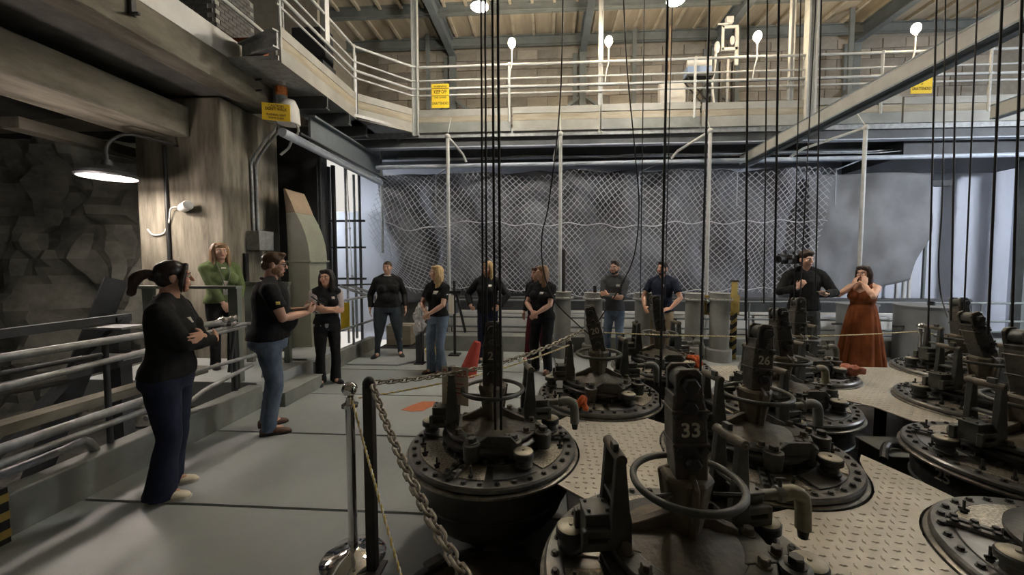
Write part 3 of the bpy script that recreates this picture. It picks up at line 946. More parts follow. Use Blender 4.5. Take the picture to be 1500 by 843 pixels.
# ---- rear left corner: vertical pipes and bars, partition
for k, (x, y, r_, m_, z0, z1) in enumerate(((-4.75, 7.85, 0.035, 'black', 0, 4.3), (-4.6, 7.9, 0.05, 'black', 0, 3.7), (-4.52, 7.4, 0.02, 'steel', 0, 3.6), (-4.32, 7.6, 0.045, 'black', 0, 3.65),
                                            (-4.2, 8.2, 0.03, 'steel', 0, 3.6), (-4.12, 7.7, 0.025, 'galv', 0, 4.3), (-3.98, 8.0, 0.03, 'steel_dark', 0, 3.6), (-3.62, 8.3, 0.03, 'galv', 1.9, 4.34), (-4.42, 7.3, 0.03, 'steel_dark', 0, 4.3))):
    o = MB().cyl((0, 0, z0), (0, 0, z1), r_, n=8).build('standpipe', m_, None, (x, y, 0))
    tag(o, 'vertical %s pipe in the bundle behind the sheet metal duct, %s' % ('black' if m_ == 'black' else 'grey', ('tall one', 'thick one', 'thin one', 'second thick one', 'pale one', 'second pale one', 'slim dark one', 'hanging one nearest the net', 'one next to the duct')[k]), 'pipe', 'pipe bundle behind the duct')
for k, z in enumerate((1.35, 2.0, 2.55)):
    o = MB().box((0, 0, 0), (1.3, 0.05, 0.04)).build('pipe_clamp', 'steel_dark', None, (-4.4, 7.75, z))
    tag(o, 'dark cross bar clamping the vertical pipes, ' + ('lowest', 'middle', 'highest')[k], 'bar', 'cross bars on the pipe bundle')
o = MB().box((-4.55, 9.0, 1.45), (1.7, 0.06, 2.9)).build('pale_screen', 'wall_pale')
tag(o, 'pale bright screen panel behind the vertical pipes', 'panel')
o = MB().box((-3.25, 9.2, 1.2), (0.9, 0.05, 2.4)).build('tan_screen', 'concrete')
tag(o, 'tan panel behind the left end of the net', 'panel')

# ================================================================== IRON TANKS
TANKS = [  # x, y, tower tilt (sideways, fore-aft), spin, number, label
    (-0.34, 2.40, 0.0, 8.0, 0, '2.', 'nearest left iron tank standing beside the chain and the chrome stanchion'),
    (0.525, 1.42, -3.0, 1.0, 0, '33', 'iron tank in front with the number 33 on its upright arm'),
    (0.47, 3.40, -13.0, 0.0, -4, '20', 'iron tank with the number 20 on its leaning arm'),
    (1.30, 2.42, 6.0, 4.0, 4, '26', 'iron tank with the number 26 on its arm, right behind tank 33'),
    (1.98, 3.30, -4.0, 6.0, 6, '', 'iron tank directly behind the one numbered 26, its lid edge against the plates'),
    (1.30, 4.42, -9.0, 4.0, 0, '', 'rear iron tank in front of the man in the navy polo'),
    (2.70, 4.26, 3.0, 5.0, 0, '', 'rear iron tank in front of the cameraman with a rust coloured cloth on its lid'),
    (2.83, 2.38, -8.0, 4.0, 6, '', 'iron tank with the number 25 painted on its body'),
    (2.14, 1.45, 0.0, 0.0, 10, '', 'iron tank cut by the bottom right corner, shiny bare lid'),
    (3.62, 3.36, -22.0, 0.0, 0, '', 'iron tank at the right whose arm leans left, behind the one numbered 25'),
    (4.45, 4.36, 0.0, 6.0, 0, '', 'rear right iron tank beside the small chrome stanchion'),
]
LID = 0.545


def wedge(r0, r1, a0, a1, n=8):
    p = [(r1 * math.cos(a0 + (a1 - a0) * i / n), r1 * math.sin(a0 + (a1 - a0) * i / n)) for i in range(n + 1)]
    q = [(r0 * math.cos(a0 + (a1 - a0) * i / n), r0 * math.sin(a0 + (a1 - a0) * i / n)) for i in range(n + 1)]
    return p + q[::-1]


def hexbolt(r, h):
    mb = MB()
    mb.lathe([(r * 1.35, 0), (r * 1.35, h * 0.2), (0, h * 0.2)], n=12)
    mb.lathe([(r, h * 0.2), (r, h * 0.9), (r * 0.85, h), (0, h)], n=6)
    return mb


BOLT_S = hexbolt(0.0125, 0.014).mesh('bolt', 'iron')
BOLT_M = hexbolt(0.019, 0.03).mesh('bolt', 'iron_rust')
BOLT_L = hexbolt(0.026, 0.032).mesh('bolt', 'iron')


def oriented(rot):
    return Euler(rot).to_matrix().to_4x4()


def make_bracket(parent, side):
    """bracket in own axes: +x points outward, roller along y. origin at hub level"""
    e = MB()
    for y in (-0.062, 0.062):
        # tapered upright with a foot step, profile in xz
        prof = [(-0.045, 0.0), (0.035, 0.0), (0.035, 0.10), (0.03, 0.16), (0.018, 0.335), (-0.018, 0.335), (-0.036, 0.14), (-0.045, 0.10)]
        e.prism(prof, y - 0.016, y + 0.016, Matrix.Rotation(PI / 2, 4, 'X'))
        # outward lower arm
        e.box((0.07, y, 0.06), (0.12, 0.028, 0.03))
        e.box((0.07, y, 0.012), (0.13, 0.03, 0.03))
        e.box((0.128, y, 0.035), (0.022, 0.03, 0.075))
    e.box((0.0, 0, 0.17), (0.05, 0.12, 0.016))
    e.box((0.0, 0, 0.02), (0.09, 0.15, 0.04))
    br = e.build('bracket', 'iron_green', parent, bevel=0.004)
    rl = MB().cyl((0, -0.085, 0.335), (0, 0.085, 0.335), 0.021, n=16).cyl((0, -0.088, 0.335), (0, 0.088, 0.335), 0.010, n=10)
    rl.build('roller', 'iron_rust', br, bevel=0.003)
    bx = MB().box((0.07, 0.0, 0.055), (0.10, 0.095, 0.11)).box((0.07, 0.0, 0.113), (0.108, 0.105, 0.012))
    for x in (0.035, 0.105):
        for y in (-0.03, 0.03):
            bx.cyl((x, y, 0.118), (x, y, 0.128), 0.008, n=6)
    bx.build('junction_box', 'iron_green', br, bevel=0.004)
    lug = MB().box((0.01, 0.03, 0.365), (0.022, 0.04, 0.03))
    lug.build('lug', 'iron_green', br, bevel=0.003)
    return br


def make_knob(parent, x, y, s=1.0):
    k = MB().lathe([(0.052, 0.0), (0.055, 0.012), (0.044, 0.016), (0.042, 0.045), (0.052, 0.05), (0.060, 0.056), (0.060, 0.082), (0.055, 0.088)], n=24).lathe(
        [(0.04, 0.016), (0.04, 0.05), (0.0, 0.05)], n=12)
    o = k.build('vent_cap', 'iron', parent, (x, y, LID + 0.012), angle=25)
    MB().lathe([(0.0, 0.08), (0.054, 0.08), (0.054, 0.088), (0.048, 0.092), (0.0, 0.093)], n=24).lathe([(0.008, 0.092), (0.008, 0.1), (0, 0.1)], n=8).build('cap_disc', 'knobcap', o)
    return o


def make_tank(idx):
    x, y, tx, ty, spin, num, label = TANKS[idx]
    t = thing('iron_tank', label, 'tank', (x, y, 0), R(spin), 'round iron tanks on the floor')
    body = MB().lathe([(0, 0.0), (0.235, 0.0), (0.235, 0.035), (0.21, 0.055), (0.22, 0.075), (0.31, 0.095), (0.39, 0.14), (0.44, 0.20), (0.466, 0.27), (0.478, 0.36), (0.482, 0.47), (0.49, 0.495), (0, 0.495)], n=56)
    b = body.build('vessel', 'iron', t, angle=30)
    MB().box((0.12, -0.25, 0.05), (0.22, 0.1, 0.1)).build('foot_bracket', 'iron_green', t, bevel=0.008)
    MB().lathe([(0.475, 0.295), (0.485, 0.30), (0.485, 0.312), (0.478, 0.318)], n=56).build('band', 'iron', t)
    if num == '' and idx == 7:
        n_ = text('25', 0.088, 'numeral', 'numeral', t, (0.482 * math.cos(R(183 - spin)), 0.482 * math.sin(R(183 - spin)), 0.425), (R(88), 0, R(183 + 90 - spin)), 0.001)
    MB().lathe([(0.485, 0.475), (0.535, 0.483), (0.545, 0.49), (0.545, 0.50), (0.53, 0.507), (0.485, 0.507)], n=64).build('rim_lip', 'lip', t)
    lid = MB().lathe([(0, 0.508), (0.522, 0.508), (0.53, 0.515), (0.53, 0.532), (0.521, 0.542), (0.458, 0.542), (0.455, 0.538), (0.30, 0.538), (0, 0.538)], n=64).build('lid', 'iron_lid', t, angle=25)
    nb = 34
    for k in range(nb):
        a = 2 * PI * (k + 0.5) / nb
        inst(BOLT_S, 'bolt', lid, (0.49 * math.cos(a), 0.49 * math.sin(a), 0.542), (0, 0, a))
    # lid segments
    seams = [R(-112), R(8), R(128)]
    order = [(8, -44, 'panel'), (-48, -82, 'panel_blue'), (-86, -108, 'panel'), (-116, -176, 'panel'), (176, 132, 'panel_blue'), (124, 70, 'panel'), (66, 12, 'panel')]
    for a0, a1, m in order:
        a0, a1 = R(a0 - 2 if a0 != 8 else 4), R(a1)
        if a0 > a1:
            a0, a1 = a1, a0
        pm = MB().prism(wedge(0.30, 0.452, a0, a1), 0.538, 0.547)
        pm.build('lid_panel', m, t, bevel=0.002)
    for a in seams:
        for s in (-0.024, 0.024):
            d = Vector((math.cos(a), math.sin(a), 0))
            n_ = Vector((-d.y, d.x, 0)) * s
            sb = MB().bar(d * 0.30 + n_ + Vector((0, 0, 0.555)), d * 0.475 + n_ + Vector((0, 0, 0.555)), 0.026, 0.018)
            so = sb.build('seam_bar', 'iron_lid', t, bevel=0.003)
            for q in (0.33, 0.39, 0.45):
                p = d * q + n_
                inst(BOLT_S, 'bolt', so, (p.x, p.y, 0.563))
    # wing studs
    ws = MB().cyl((0, 0, 0), (0, 0, 0.06), 0.006, n=6).box((0, 0, 0.018), (0.036, 0.007, 0.012)).lathe([(0.014, 0), (0.014, 0.014), (0, 0.014)], n=6)
    wm = STUD[0] if STUD else STUD.append(ws.mesh('wing_stud', 'iron')) or STUD[0]
    for a in (-150, -128, -98, -10, 24, 60, 110, 160, 200 - 5):
        a = R(a)
        inst(wm, 'wing_stud', t, (0.435 * math.cos(a), 0.435 * math.sin(a), 0.546), (0, 0, a))
    # hub
    hub = MB().lathe([(0, 0.538), (0.315, 0.538), (0.315, 0.556), (0.30, 0.56), (0.285, 0.562), (0.285, 0.592), (0.30, 0.598), (0.318, 0.604), (0.318, 0.622), (0.305, 0.63), (0.262, 0.64), (0, 0.64)], n=56).build('hub', 'iron', t, angle=28)
    for k in range(20):
        a = 2 * PI * k / 20
        inst(BOLT_S, 'bolt', hub, (0.303 * math.cos(a), 0.303 * math.sin(a), 0.558), (0, 0, 0), (1.2, 1.2, 1.9))
    MB().lathe([(0.24, 0.63), (0.235, 0.648), (0.18, 0.672), (0.11, 0.69), (0.075, 0.71), (0, 0.71)], n=48).build('dome', 'iron_rust', t, angle=40)
    for a in (12, 168, 90):
        fn = MB()
        a = R(a)
        m_ = Matrix.Rotation(a, 4, 'Z') @ Matrix.Rotation(PI / 2, 4, 'X')
        fn.prism([(0.05, 0.64), (0.205, 0.64), (0.205, 0.69), (0.15, 0.715), (0.05, 0.77)], -0.02, 0.02, m_)
        fn.build('rib', 'iron_rust', t, bevel=0.004)
    # spider yoke
    def lobe_arm(a, l, w):
        a = R(a)
        pts = [(0.17, -w * 1.9), (l, -w)] + [(l + w * math.cos(q), w * math.sin(q)) for q in [R(v) for v in (-60, -30, 0, 30, 60)]] + [(l, w), (0.17, w * 1.9)]
        return [(p[0] * math.cos(a) - p[1] * math.sin(a), p[0] * math.sin(a) + p[1] * math.cos(a)) for p in pts]
    yk = MB()
    yk.prism(wedge(0.205, 0.292, R(165), R(330), 20), 0.640, 0.662)
    yk.prism(wedge(0.205, 0.292, R(-30), R(75), 14), 0.640, 0.662)
    yk.prism(lobe_arm(178, 0.34, 0.05), 0.642, 0.664)
    yk.prism(lobe_arm(32, 0.34, 0.05), 0.642, 0.664)
    yk.prism(lobe_arm(-12, 0.29, 0.045), 0.643, 0.666)
    yoke = yk.build('yoke', 'iron_green', t, bevel=0.005)
    for a, r_ in ((200, 0.25), (222, 0.252), (246, 0.25), (272, 0.252), (298, 0.25), (-12, 0.30), (-28, 0.25), (8, 0.25), (48, 0.25), (70, 0.25)):
        a = R(a)
        inst(BOLT_M, 'bolt', yoke, (r_ * math.cos(a), r_ * math.sin(a), 0.663), (0, 0, a))
    # cup studs
    cs = MB().lathe([(0.05, 0.0), (0.052, 0.05), (0.045, 0.062), (0.045, 0.066), (0.03, 0.068), (0.028, 0.085), (0.0, 0.085)], n=20)
    for a, r_ in ((-58, 0.285), (-20, 0.345), (300 - 45, 0.31)):
        a = R(a)
        c_ = MB().lathe([(0.045, -0.08), (0.05, 0.0), (0.05, 0.012), (0.036, 0.018), (0, 0.018)], n=20).build('stud_cup', 'iron_green', t, (r_ * math.cos(a), r_ * math.sin(a), 0.655), angle=30)
        inst(BOLT_L, 'nut', c_, (0, 0, 0.016))
    # front guard plate
    MB().prism([(-0.12, 0.625), (0.12, 0.625), (0.12, 0.665), (0.08, 0.705), (-0.05, 0.705), (-0.12, 0.655)], -0.012, 0.012,
               Matrix.Translation((0.06, -0.275, 0)) @ Matrix.Rotation(PI / 2, 4, 'X')).build('guard_plate', 'iron_green', t, bevel=0.004)
    # conical stem
    st = MB().lathe([(0.0, 0.69), (0.05, 0.69), (0.058, 0.72), (0.088, 0.88), (0.094, 0.905), (0.086, 0.92), (0, 0.92)], n=8, a0=PI / 8)
    for a in (-90, 30, 150):
        a = R(a)
        m_ = Matrix.Rotation(a, 4, 'Z') @ Matrix.Rotation(PI / 2, 4, 'X')
        st.prism([(0.02, 0.70), (0.075, 0.70), (0.105, 0.905), (0.02, 0.96)], -0.011, 0.011, m_)
    st.build('stem', 'iron_rust', t, bevel=0.005)
    # handwheel ring
    ring = MB().tube([(0.192 * math.cos(2 * PI * k / 48), 0.192 * math.sin(2 * PI * k / 48), 0.885) for k in range(48)], 0.0135, 10, closed=True)
    rg = ring.build('handwheel', 'iron_green', t, angle=80)
    for a in (90, 215, 335):
        a = R(a)
        MB().tube([(0.09 * math.cos(a), 0.09 * math.sin(a), 0.86), (0.192 * math.cos(a), 0.192 * math.sin(a), 0.885)], 0.009, 6).build('spoke', 'iron_green', rg)
    # brackets left and right
    for a in (178, 32):
        br = make_bracket(t, a)
        br.location = (0.265 * math.cos(R(a)), 0.265 * math.sin(R(a)) + (0.0 if a > 90 else 0.01), 0.655)
        br.rotation_euler = (0, 0, R(180 + 8) if a > 90 else R(14))
    # elbow pipe on the right
    eb = MB().cyl((0.36, 0.16, 0.745), (0.42, 0.165, 0.748), 0.02, n=12)
    eb.cyl((0.425, 0.165, 0.748), (0.445, 0.166, 0.75), 0.032, n=12)
    eo = eb.build('drain_pipe', 'elbow_grey', t)
    el = MB().tube(smooth_path([(0.445, 0.166, 0.75), (0.49, 0.17, 0.755), (0.525, 0.175, 0.735), (0.535, 0.175, 0.69), (0.538, 0.175, 0.60)], 4), 0.03, 14)
    el.build('elbow', 'elbow' if idx in (1, 4, 7) else 'elbow_grey', eo)
    MB().cyl((0.538, 0.175, 0.605), (0.539, 0.175, 0.56), 0.024, 0.018, 12).build('nozzle', 'black', eo)
    MB().cyl((0.435, 0.165, 0.77), (0.435, 0.165, 0.81), 0.008, n=6).box((0.435, 0.165, 0.81), (0.04, 0.01, 0.014)).build('valve_stem', 'iron', eo)
    # vent caps
    for (a, r_) in ((171, 0.428), (-56, 0.385), (22, 0.40), (-9, 0.41))[:4 if idx == 1 else 3]:
        make_knob(t, r_ * math.cos(R(a)), r_ * math.sin(R(a)))
    # tower: leaning hinged arm
    tw = MB()
    tw.prism([(-0.056, -0.02), (0.056, -0.02), (0.059, 0.07), (0.062, 0.13), (0.059, 0.25), (0.052, 0.275), (-0.052, 0.275), (-0.059, 0.25), (-0.062, 0.13), (-0.059, 0.07)], -0.055, 0.055,
             Matrix.Rotation(PI / 2, 4, 'X'))
    two = tw.build('upright_arm', 'tower', t, (0, 0, 0.93), bevel=0.008)
    two.rotation_euler = (R(-ty), R(tx), 0)
    for z in (0.115, 0.235):
        MB().box((0, 0, z), (0.130, 0.124, 0.012)).build('flange', 'tower', two, bevel=0.003)
    cl = MB()
    for yy in (-0.047, 0.047):
        cl.prism([(-0.044, 0.26), (0.044, 0.26), (0.048, 0.29), (0.045, 0.37), (0.028, 0.388), (-0.028, 0.388), (-0.045, 0.37), (-0.048, 0.29)], yy - 0.011, yy + 0.011, Matrix.Rotation(PI / 2, 4, 'X'))
    cl.box((0, 0, 0.275), (0.11, 0.1, 0.04))
    cl.build('clevis', 'tower', two, bevel=0.004)
    MB().cyl((0, -0.035, 0.335), (0, 0.035, 0.335), 0.043, n=20).build('sheave', 'iron_green', two)
    fr = (PI / 2, 0, 0)
    for (bx_, bz, s) in ((0, 0.335, 1.1), (0, 0.255, 0.85), (0, 0.055, 1.0)):
        inst(BOLT_L, 'bolt', two, (bx_, -0.056 if bz < 0.3 else -0.058, bz), fr, (s, s, s))
    for sx in (-0.042, 0.042):
        for bz in (0.222, 0.098):
            inst(BOLT_S, 'bolt', two, (sx, -0.056, bz), fr, (1.1, 1.1, 1.3))
    if num:
        text(num, 0.072, 'numeral', 'numeral', two, (0.0, -0.0575, 0.168), fr, 0.0006)
    return t


STUD = []
for i in range(len(TANKS)):
    make_tank(i)

# ---- tread plates between the tanks
def circle_cut(poly_list, name, label, z, th, holes, spacing=0.047):
    """flat plate with round cut-outs, boundary followed by 2D clipping on a fine boolean"""
    bm_ = MB()
    bm_.prism(poly_list, z - th, z)
    o = bm_.build(name, 'plate', None, angle=0)
    for (cx, cy, r_) in holes:
        c = MB().lathe([(0, -0.2), (r_, -0.2), (r_, 0.2), (0, 0.2)], (cx, cy, z), 72).build('cutter', 'plate', None)
        md = o.modifiers.new('cut', 'BOOLEAN')
        md.operation = 'DIFFERENCE'
        md.solver = 'EXACT'
        md.object = c
        CUT.append(c)
    tag(o, label, 'plate', 'tread plates between the tanks')
    # raised treads
    xs_ = [p[0] for p in poly_list]
    ys_ = [p[1] for p in poly_list]
    n = len(poly_list)

    def inside(px, py):
        ins = False
        for i in range(n):
            x1, y1 = poly_list[i]
            x2, y2 = poly_list[(i + 1) % n]
            if (y1 > py) != (y2 > py) and px < (x2 - x1) * (py - y1) / (y2 - y1) + x1:
                ins = not ins
        if not ins:
            return False
        for (cx, cy, r_) in holes:
            if math.hypot(px - cx, py - cy) < r_ + 0.02:
                return False
        for i in range(n):
            a, b = Vector(poly_list[i]), Vector(poly_list[(i + 1) % n])
            ab = b - a
            q = Vector((px, py)) - a
            u = max(0, min(1, q.dot(ab) / ab.length_squared))
            if (q - ab * u).length < 0.018:
                return False
        return True

    mb = MB()
    nx = int((max(xs_) - min(xs_)) / spacing) + 2
    ny = int((max(ys_) - min(ys_)) / spacing) + 2
    for i in range(nx):
        for j in range(ny):
            px, py = min(xs_) + i * spacing, min(ys_) + j * spacing
            if not inside(px, py):
                continue
            a = R(80) if (i + j) % 2 else R(-12)
            ca, sa = math.cos(a), math.sin(a)
            L_, W_, H_ = 0.0165, 0.0068, 0.0045
            pts = [(L_, 0, 0), (0, W_, 0), (-L_, 0, 0), (0, -W_, 0), (L_ * 0.5, 0, H_), (0, W_ * 0.4, H_), (-L_ * 0.5, 0, H_), (0, -W_ * 0.4, H_)]
            mb.add([(px + p[0] * ca - p[1] * sa, py + p[0] * sa + p[1] * ca, z + p[2]) for p in pts],
                   [(4, 5, 6, 7), (0, 1, 5, 4), (1, 2, 6, 5), (2, 3, 7, 6), (3, 0, 4, 7)])
    if mb.v:
        tr = mb.build('tread', 'tread', o, angle=0)
        tr['kind'] = 'stuff'
    return o


CUT = []
HOLES = [(t[0], t[1], 0.556) for t in TANKS]
PZ = 0.497
circle_cut([(-0.02, 2.10), (0.20, 1.90), (0.62, 1.93), (0.92, 2.2), (0.98, 2.75), (0.70, 3.02), (0.20, 2.98), (0.02, 2.76)], 'tread_plate',
           'diamond tread plate between the tanks numbered 20, 26 and 33', PZ, 0.008, [HOLES[0], HOLES[1], HOLES[2], HOLES[3]])
circle_cut([(0.95, 1.8), (1.3, 1.92), (1.72, 2.05), (1.90, 2.38), (1.97, 2.46), (2.05, 2.20), (2.10, 1.98), (2.1, 1.6), (2.05, 0.45), (0.85, 0.45)], 'tread_plate',
           'diamond tread plate at the bottom right between tank 33 and the corner tank', PZ, 0.008, [HOLES[1], HOLES[3], HOLES[7], HOLES[8]])
circle_cut([(2.45, 3.62), (2.73, 3.29), (2.78, 3.02), (3.12, 2.86), (3.3, 2.9), (4.1, 4.55), (2.5, 4.58), (1.88, 4.50), (1.84, 3.95), (2.05, 3.86)], 'tread_plate',
           'wide diamond tread plate at the rear beside the rust coloured cloth', PZ, 0.008, [HOLES[4], HOLES[6], HOLES[7], HOLES[9], HOLES[10]])
circle_cut([(1.62, 4.05), (1.84, 3.95), (1.84, 4.5), (1.7, 4.9), (1.55, 4.9)], 'tread_plate',
           'small diamond tread plate right of the rear tank before the navy polo man', PZ, 0.008, [HOLES[4], HOLES[5]])
dg = bpy.context.evaluated_depsgraph_get()
for o in [o for o in SC.objects if o.name.startswith('tread_plate')]:
    me = bpy.data.meshes.new_from_object(o.evaluated_get(dg))
    o.modifiers.clear()
    o.data = me
for c in CUT:
    bpy.data.objects.remove(c)
# steel legs carrying the plates
for k, (x, y) in enumerate(((0.40, 2.45), (0.90, 2.80), (1.75, 1.9), (3.05, 3.62), (2.05, 4.35), (3.90, 4.3))):
    o = MB().box((0, 0, 0.243), (0.06, 0.06, 0.486)).box((0, 0, 0.005), (0.12, 0.12, 0.01)).build('plate_support', 'iron', None, (x, y, 0))
    tag(o, 'dark steel leg under the tread plates, ' + ('by the leftmost tank', 'between 26 and 20', 'between 26 and the corner tank', 'by tank 25', 'by the rear plate edge', 'at the far right plate edge')[k], 'leg', 'legs under the tread plates')
# pipes and blocks in the dark gap behind tank 25
o = MB().tube(smooth_path([(2.35, 2.75, 0.32), (2.55, 2.95, 0.34), (2.75, 2.98, 0.3), (2.9, 3.15, 0.2), (2.95, 3.2, 0.02)]), 0.025, 10).build('floor_pipe', 'iron')
tag(o, 'dark bent pipe in the gap between tank 25 and the tank behind 26', 'pipe')
o = MB().box((2.72, 3.02, 0.14), (0.42, 0.3, 0.28)).box((2.72, 3.02, 0.285), (0.46, 0.34, 0.02)).build('grey_plinth', 'curb', bevel=0.006)
tag(o, 'grey plinth block on the floor in the gap beside tank 25', 'block')
# round floor cover in front of the left tank
t = thing('floor_cover', 'dark round raised cover on the floor in front of the leftmost tank', 'cover', (-0.30, 1.66, 0))
MB().lathe([(0.46, 0), (0.46, 0.05), (0.43, 0.065), (0.40, 0.065), (0.40, 0.02), (0, 0.02)], n=40).build('rim', 'iron', t)
MB().lathe([(0.395, 0.02), (0.395, 0.035), (0.0, 0.04)], n=40).build('disc', 'iron_rust', t)
for a in range(0, 360, 45):
    MB().box((0.43, 0, 0.07), (0.05, 0.1, 0.02)).build('clamp', 'iron_lid', t).rotation_euler = (0, 0, R(a))

# ================================================================== PEOPLE
from mathutils.bvhtree import BVHTree


def cloth(name, c, var=0.25, rough=0.9, scale=14, c2=None):
    return mat(name, c, rough, var=var, scale=scale, bump=0.15, bscale=60, col2=c2, spec=0.2)


M['skin_a'] = mat('skin_fair', (0.62, 0.37, 0.27), 0.5, var=0.06, scale=12)
M['skin_b'] = mat('skin_warm', (0.55, 0.31, 0.21), 0.5, var=0.06, scale=12)
M['skin_c'] = mat('skin_tan', (0.46, 0.26, 0.18), 0.5, var=0.06, scale=12)
M['lip_m'] = mat('lips', (0.45, 0.14, 0.12), 0.4)
M['eye_w'] = mat('eye_white', (0.75, 0.72, 0.68), 0.3)
M['eye_d'] = mat('eye_dark', (0.03, 0.02, 0.015), 0.2)
M['c_black'] = cloth('black_fabric', (0.010, 0.010, 0.011), c2=(0.019, 0.019, 0.021))
M['c_black2'] = cloth('black_knit', (0.011, 0.011, 0.011), c2=(0.022, 0.022, 0.022))
M['c_navy'] = cloth('navy_fabric', (0.012, 0.017, 0.032), c2=(0.022, 0.028, 0.05))
M['c_grey'] = cloth('charcoal_knit', (0.045, 0.047, 0.05), c2=(0.085, 0.087, 0.09), scale=60)
M['c_jean'] = cloth('mid_denim', (0.10, 0.145, 0.21), c2=(0.22, 0.28, 0.36), scale=5)
M['c_jean_blue'] = cloth('blue_denim', (0.07, 0.10, 0.15), c2=(0.16, 0.20, 0.27), scale=5)
M['c_jean_dark'] = cloth('dark_denim', (0.010, 0.014, 0.03), c2=(0.024, 0.03, 0.06), scale=5)
M['c_jean_slate'] = cloth('slate_denim', (0.03, 0.04, 0.05), c2=(0.06, 0.075, 0.09), scale=5)
M['c_khaki'] = cloth('khaki', (0.25, 0.18, 0.11), c2=(0.34, 0.26, 0.17), scale=6)
M['c_slate'] = cloth('slate_trousers', (0.05, 0.052, 0.05), c2=(0.08, 0.08, 0.075))
M['c_green'] = cloth('green_jacket', (0.105, 0.145, 0.06), c2=(0.17, 0.215, 0.10), scale=8)
M['c_maroon'] = cloth('maroon', (0.07, 0.012, 0.02), c2=(0.11, 0.02, 0.03))
M['c_orange'] = cloth('rust_dress', (0.15, 0.042, 0.014), c2=(0.24, 0.068, 0.02), scale=7)
M['c_white'] = cloth('white_cotton', (0.65, 0.63, 0.58), var=0.05)
M['c_light'] = cloth('light_grey_knit', (0.36, 0.35, 0.33), var=0.1)
M['h_black'] = mat('hair_black', (0.008, 0.006, 0.005), 0.35, col2=(0.03, 0.02, 0.016), scale=30, stretch=(3, 3, 0.3))
M['h_brown'] = mat('hair_brown', (0.04, 0.02, 0.011), 0.4, col2=(0.11, 0.058, 0.03), scale=30, stretch=(3, 3, 0.3))
M['h_dark'] = mat('hair_dark_brown', (0.018, 0.010, 0.007), 0.4, col2=(0.05, 0.028, 0.018), scale=30, stretch=(3, 3, 0.3))
M['h_blond'] = mat('hair_blond', (0.42, 0.27, 0.10), 0.4, col2=(0.72, 0.54, 0.30), scale=30, stretch=(3, 3, 0.25))
M['h_lbrown'] = mat('hair_light_brown', (0.16, 0.085, 0.04), 0.4, col2=(0.38, 0.24, 0.13), scale=30, stretch=(3, 3, 0.25))
M['h_red'] = mat('hair_dark_red', (0.05, 0.012, 0.008), 0.4, col2=(0.12, 0.03, 0.02), scale=30, stretch=(3, 3, 0.3))
M['shoe_cream'] = mat('cream_leather', (0.66, 0.60, 0.44), 0.5, var=0.06)
M['shoe_brown'] = mat('brown_leather', (0.10, 0.045, 0.025), 0.45, var=0.2)
M['shoe_black'] = mat('black_leather', (0.014, 0.014, 0.015), 0.45)
M['shoe_white'] = mat('white_leather', (0.70, 0.69, 0.66), 0.5)
M['sole'] = mat('pale_sole', (0.55, 0.52, 0.44), 0.7)
# striped fabric of the checked blouse
def striped():
    m = bpy.data.materials.new('striped_blouse')
    nt, N, L, B = nodes_of(m)
    tc = N.new('ShaderNodeTexCoord')
    w = N.new('ShaderNodeTexWave')
    w.bands_direction = 'DIAGONAL'
    w.inputs['Scale'].default_value = 22
    L.new(tc.outputs['Object'], w.inputs[0])
    rp = N.new('ShaderNodeValToRGB')
    rp.color_ramp.elements[0].position = 0.35
    rp.color_ramp.elements[0].color = (0.16, 0.13, 0.13, 1)
    rp.color_ramp.elements[1].position = 0.55
    rp.color_ramp.elements[1].color = (0.58, 0.52, 0.49, 1)
    L.new(w.outputs[0], rp.inputs[0])
    L.new(rp.outputs[0], B.inputs['Base Color'])
    B.inputs['Roughness'].default_value = 0.9
    return m


M['c_stripe'] = striped()


def remesh(mb, vox, smooth=3, fold=0.0, ffreq=9.0, seed=0.0, floor_z=None):
    me = bpy.data.meshes.new('tmp')
    me.from_pydata(mb.v, [], mb.f)
    bm = bmesh.new()
    bm.from_mesh(me)
    bmesh.ops.recalc_face_normals(bm, faces=bm.faces)
    bm.to_mesh(me)
    bm.free()
    o = bpy.data.objects.new('tmp', me)
    COL.objects.link(o)
    r_ = o.modifiers.new('r', 'REMESH')
    r_.mode = 'VOXEL'
    r_.voxel_size = vox
    if smooth:
        s_ = o.modifiers.new('s', 'SMOOTH')
        s_.factor = 0.5
        s_.iterations = smooth
    dg_ = bpy.context.evaluated_depsgraph_get()
    out = bpy.data.meshes.new_from_object(o.evaluated_get(dg_))
    bpy.data.objects.remove(o)
    bpy.data.meshes.remove(me)
    if fold:
        nv = len(out.vertices)
        nrm = [v.normal.copy() for v in out.vertices]
        for i, v in enumerate(out.vertices):
            p = v.co
            q = Vector((p.x * ffreq + seed, p.y * ffreq, p.z * ffreq * 0.6))
            v.co = p + nrm[i] * (fold * (noise.noise(q) + 0.45 * noise.noise(q * 2.3)))
    if floor_z is not None:
        for v in out.vertices:
            if v.co.z < floor_z:
                v.co.z = floor_z
    out.polygons.foreach_set('use_smooth', [True] * len(out.polygons))
    return out


def ik(S, W_, l1, l2, pole):
    S, W_, pole = Vector(S), Vector(W_), Vector(pole)
    d = W_ - S
    L_ = min(d.length, (l1 + l2) * 0.995)
    d.normalize()
    a = (l1 * l1 - l2 * l2 + L_ * L_) / (2 * L_)
    h = math.sqrt(max(0, l1 * l1 - a * a))
    p = pole - d * pole.dot(d)
    p.normalize()
    return S + d * a + p * h, S + d * L_


TORSO = [(0.84, 0.150, 0.108, 0.012), (0.90, 0.165, 0.122, 0.016), (0.96, 0.160, 0.118, 0.012), (1.03, 0.146, 0.106, 0.004), (1.11, 0.140, 0.102, 0.0),
         (1.20, 0.150, 0.108, 0.0), (1.29, 0.163, 0.112, 0.004), (1.36, 0.165, 0.100, 0.012), (1.41, 0.130, 0.082, 0.018), (1.445, 0.080, 0.066, 0.02)]


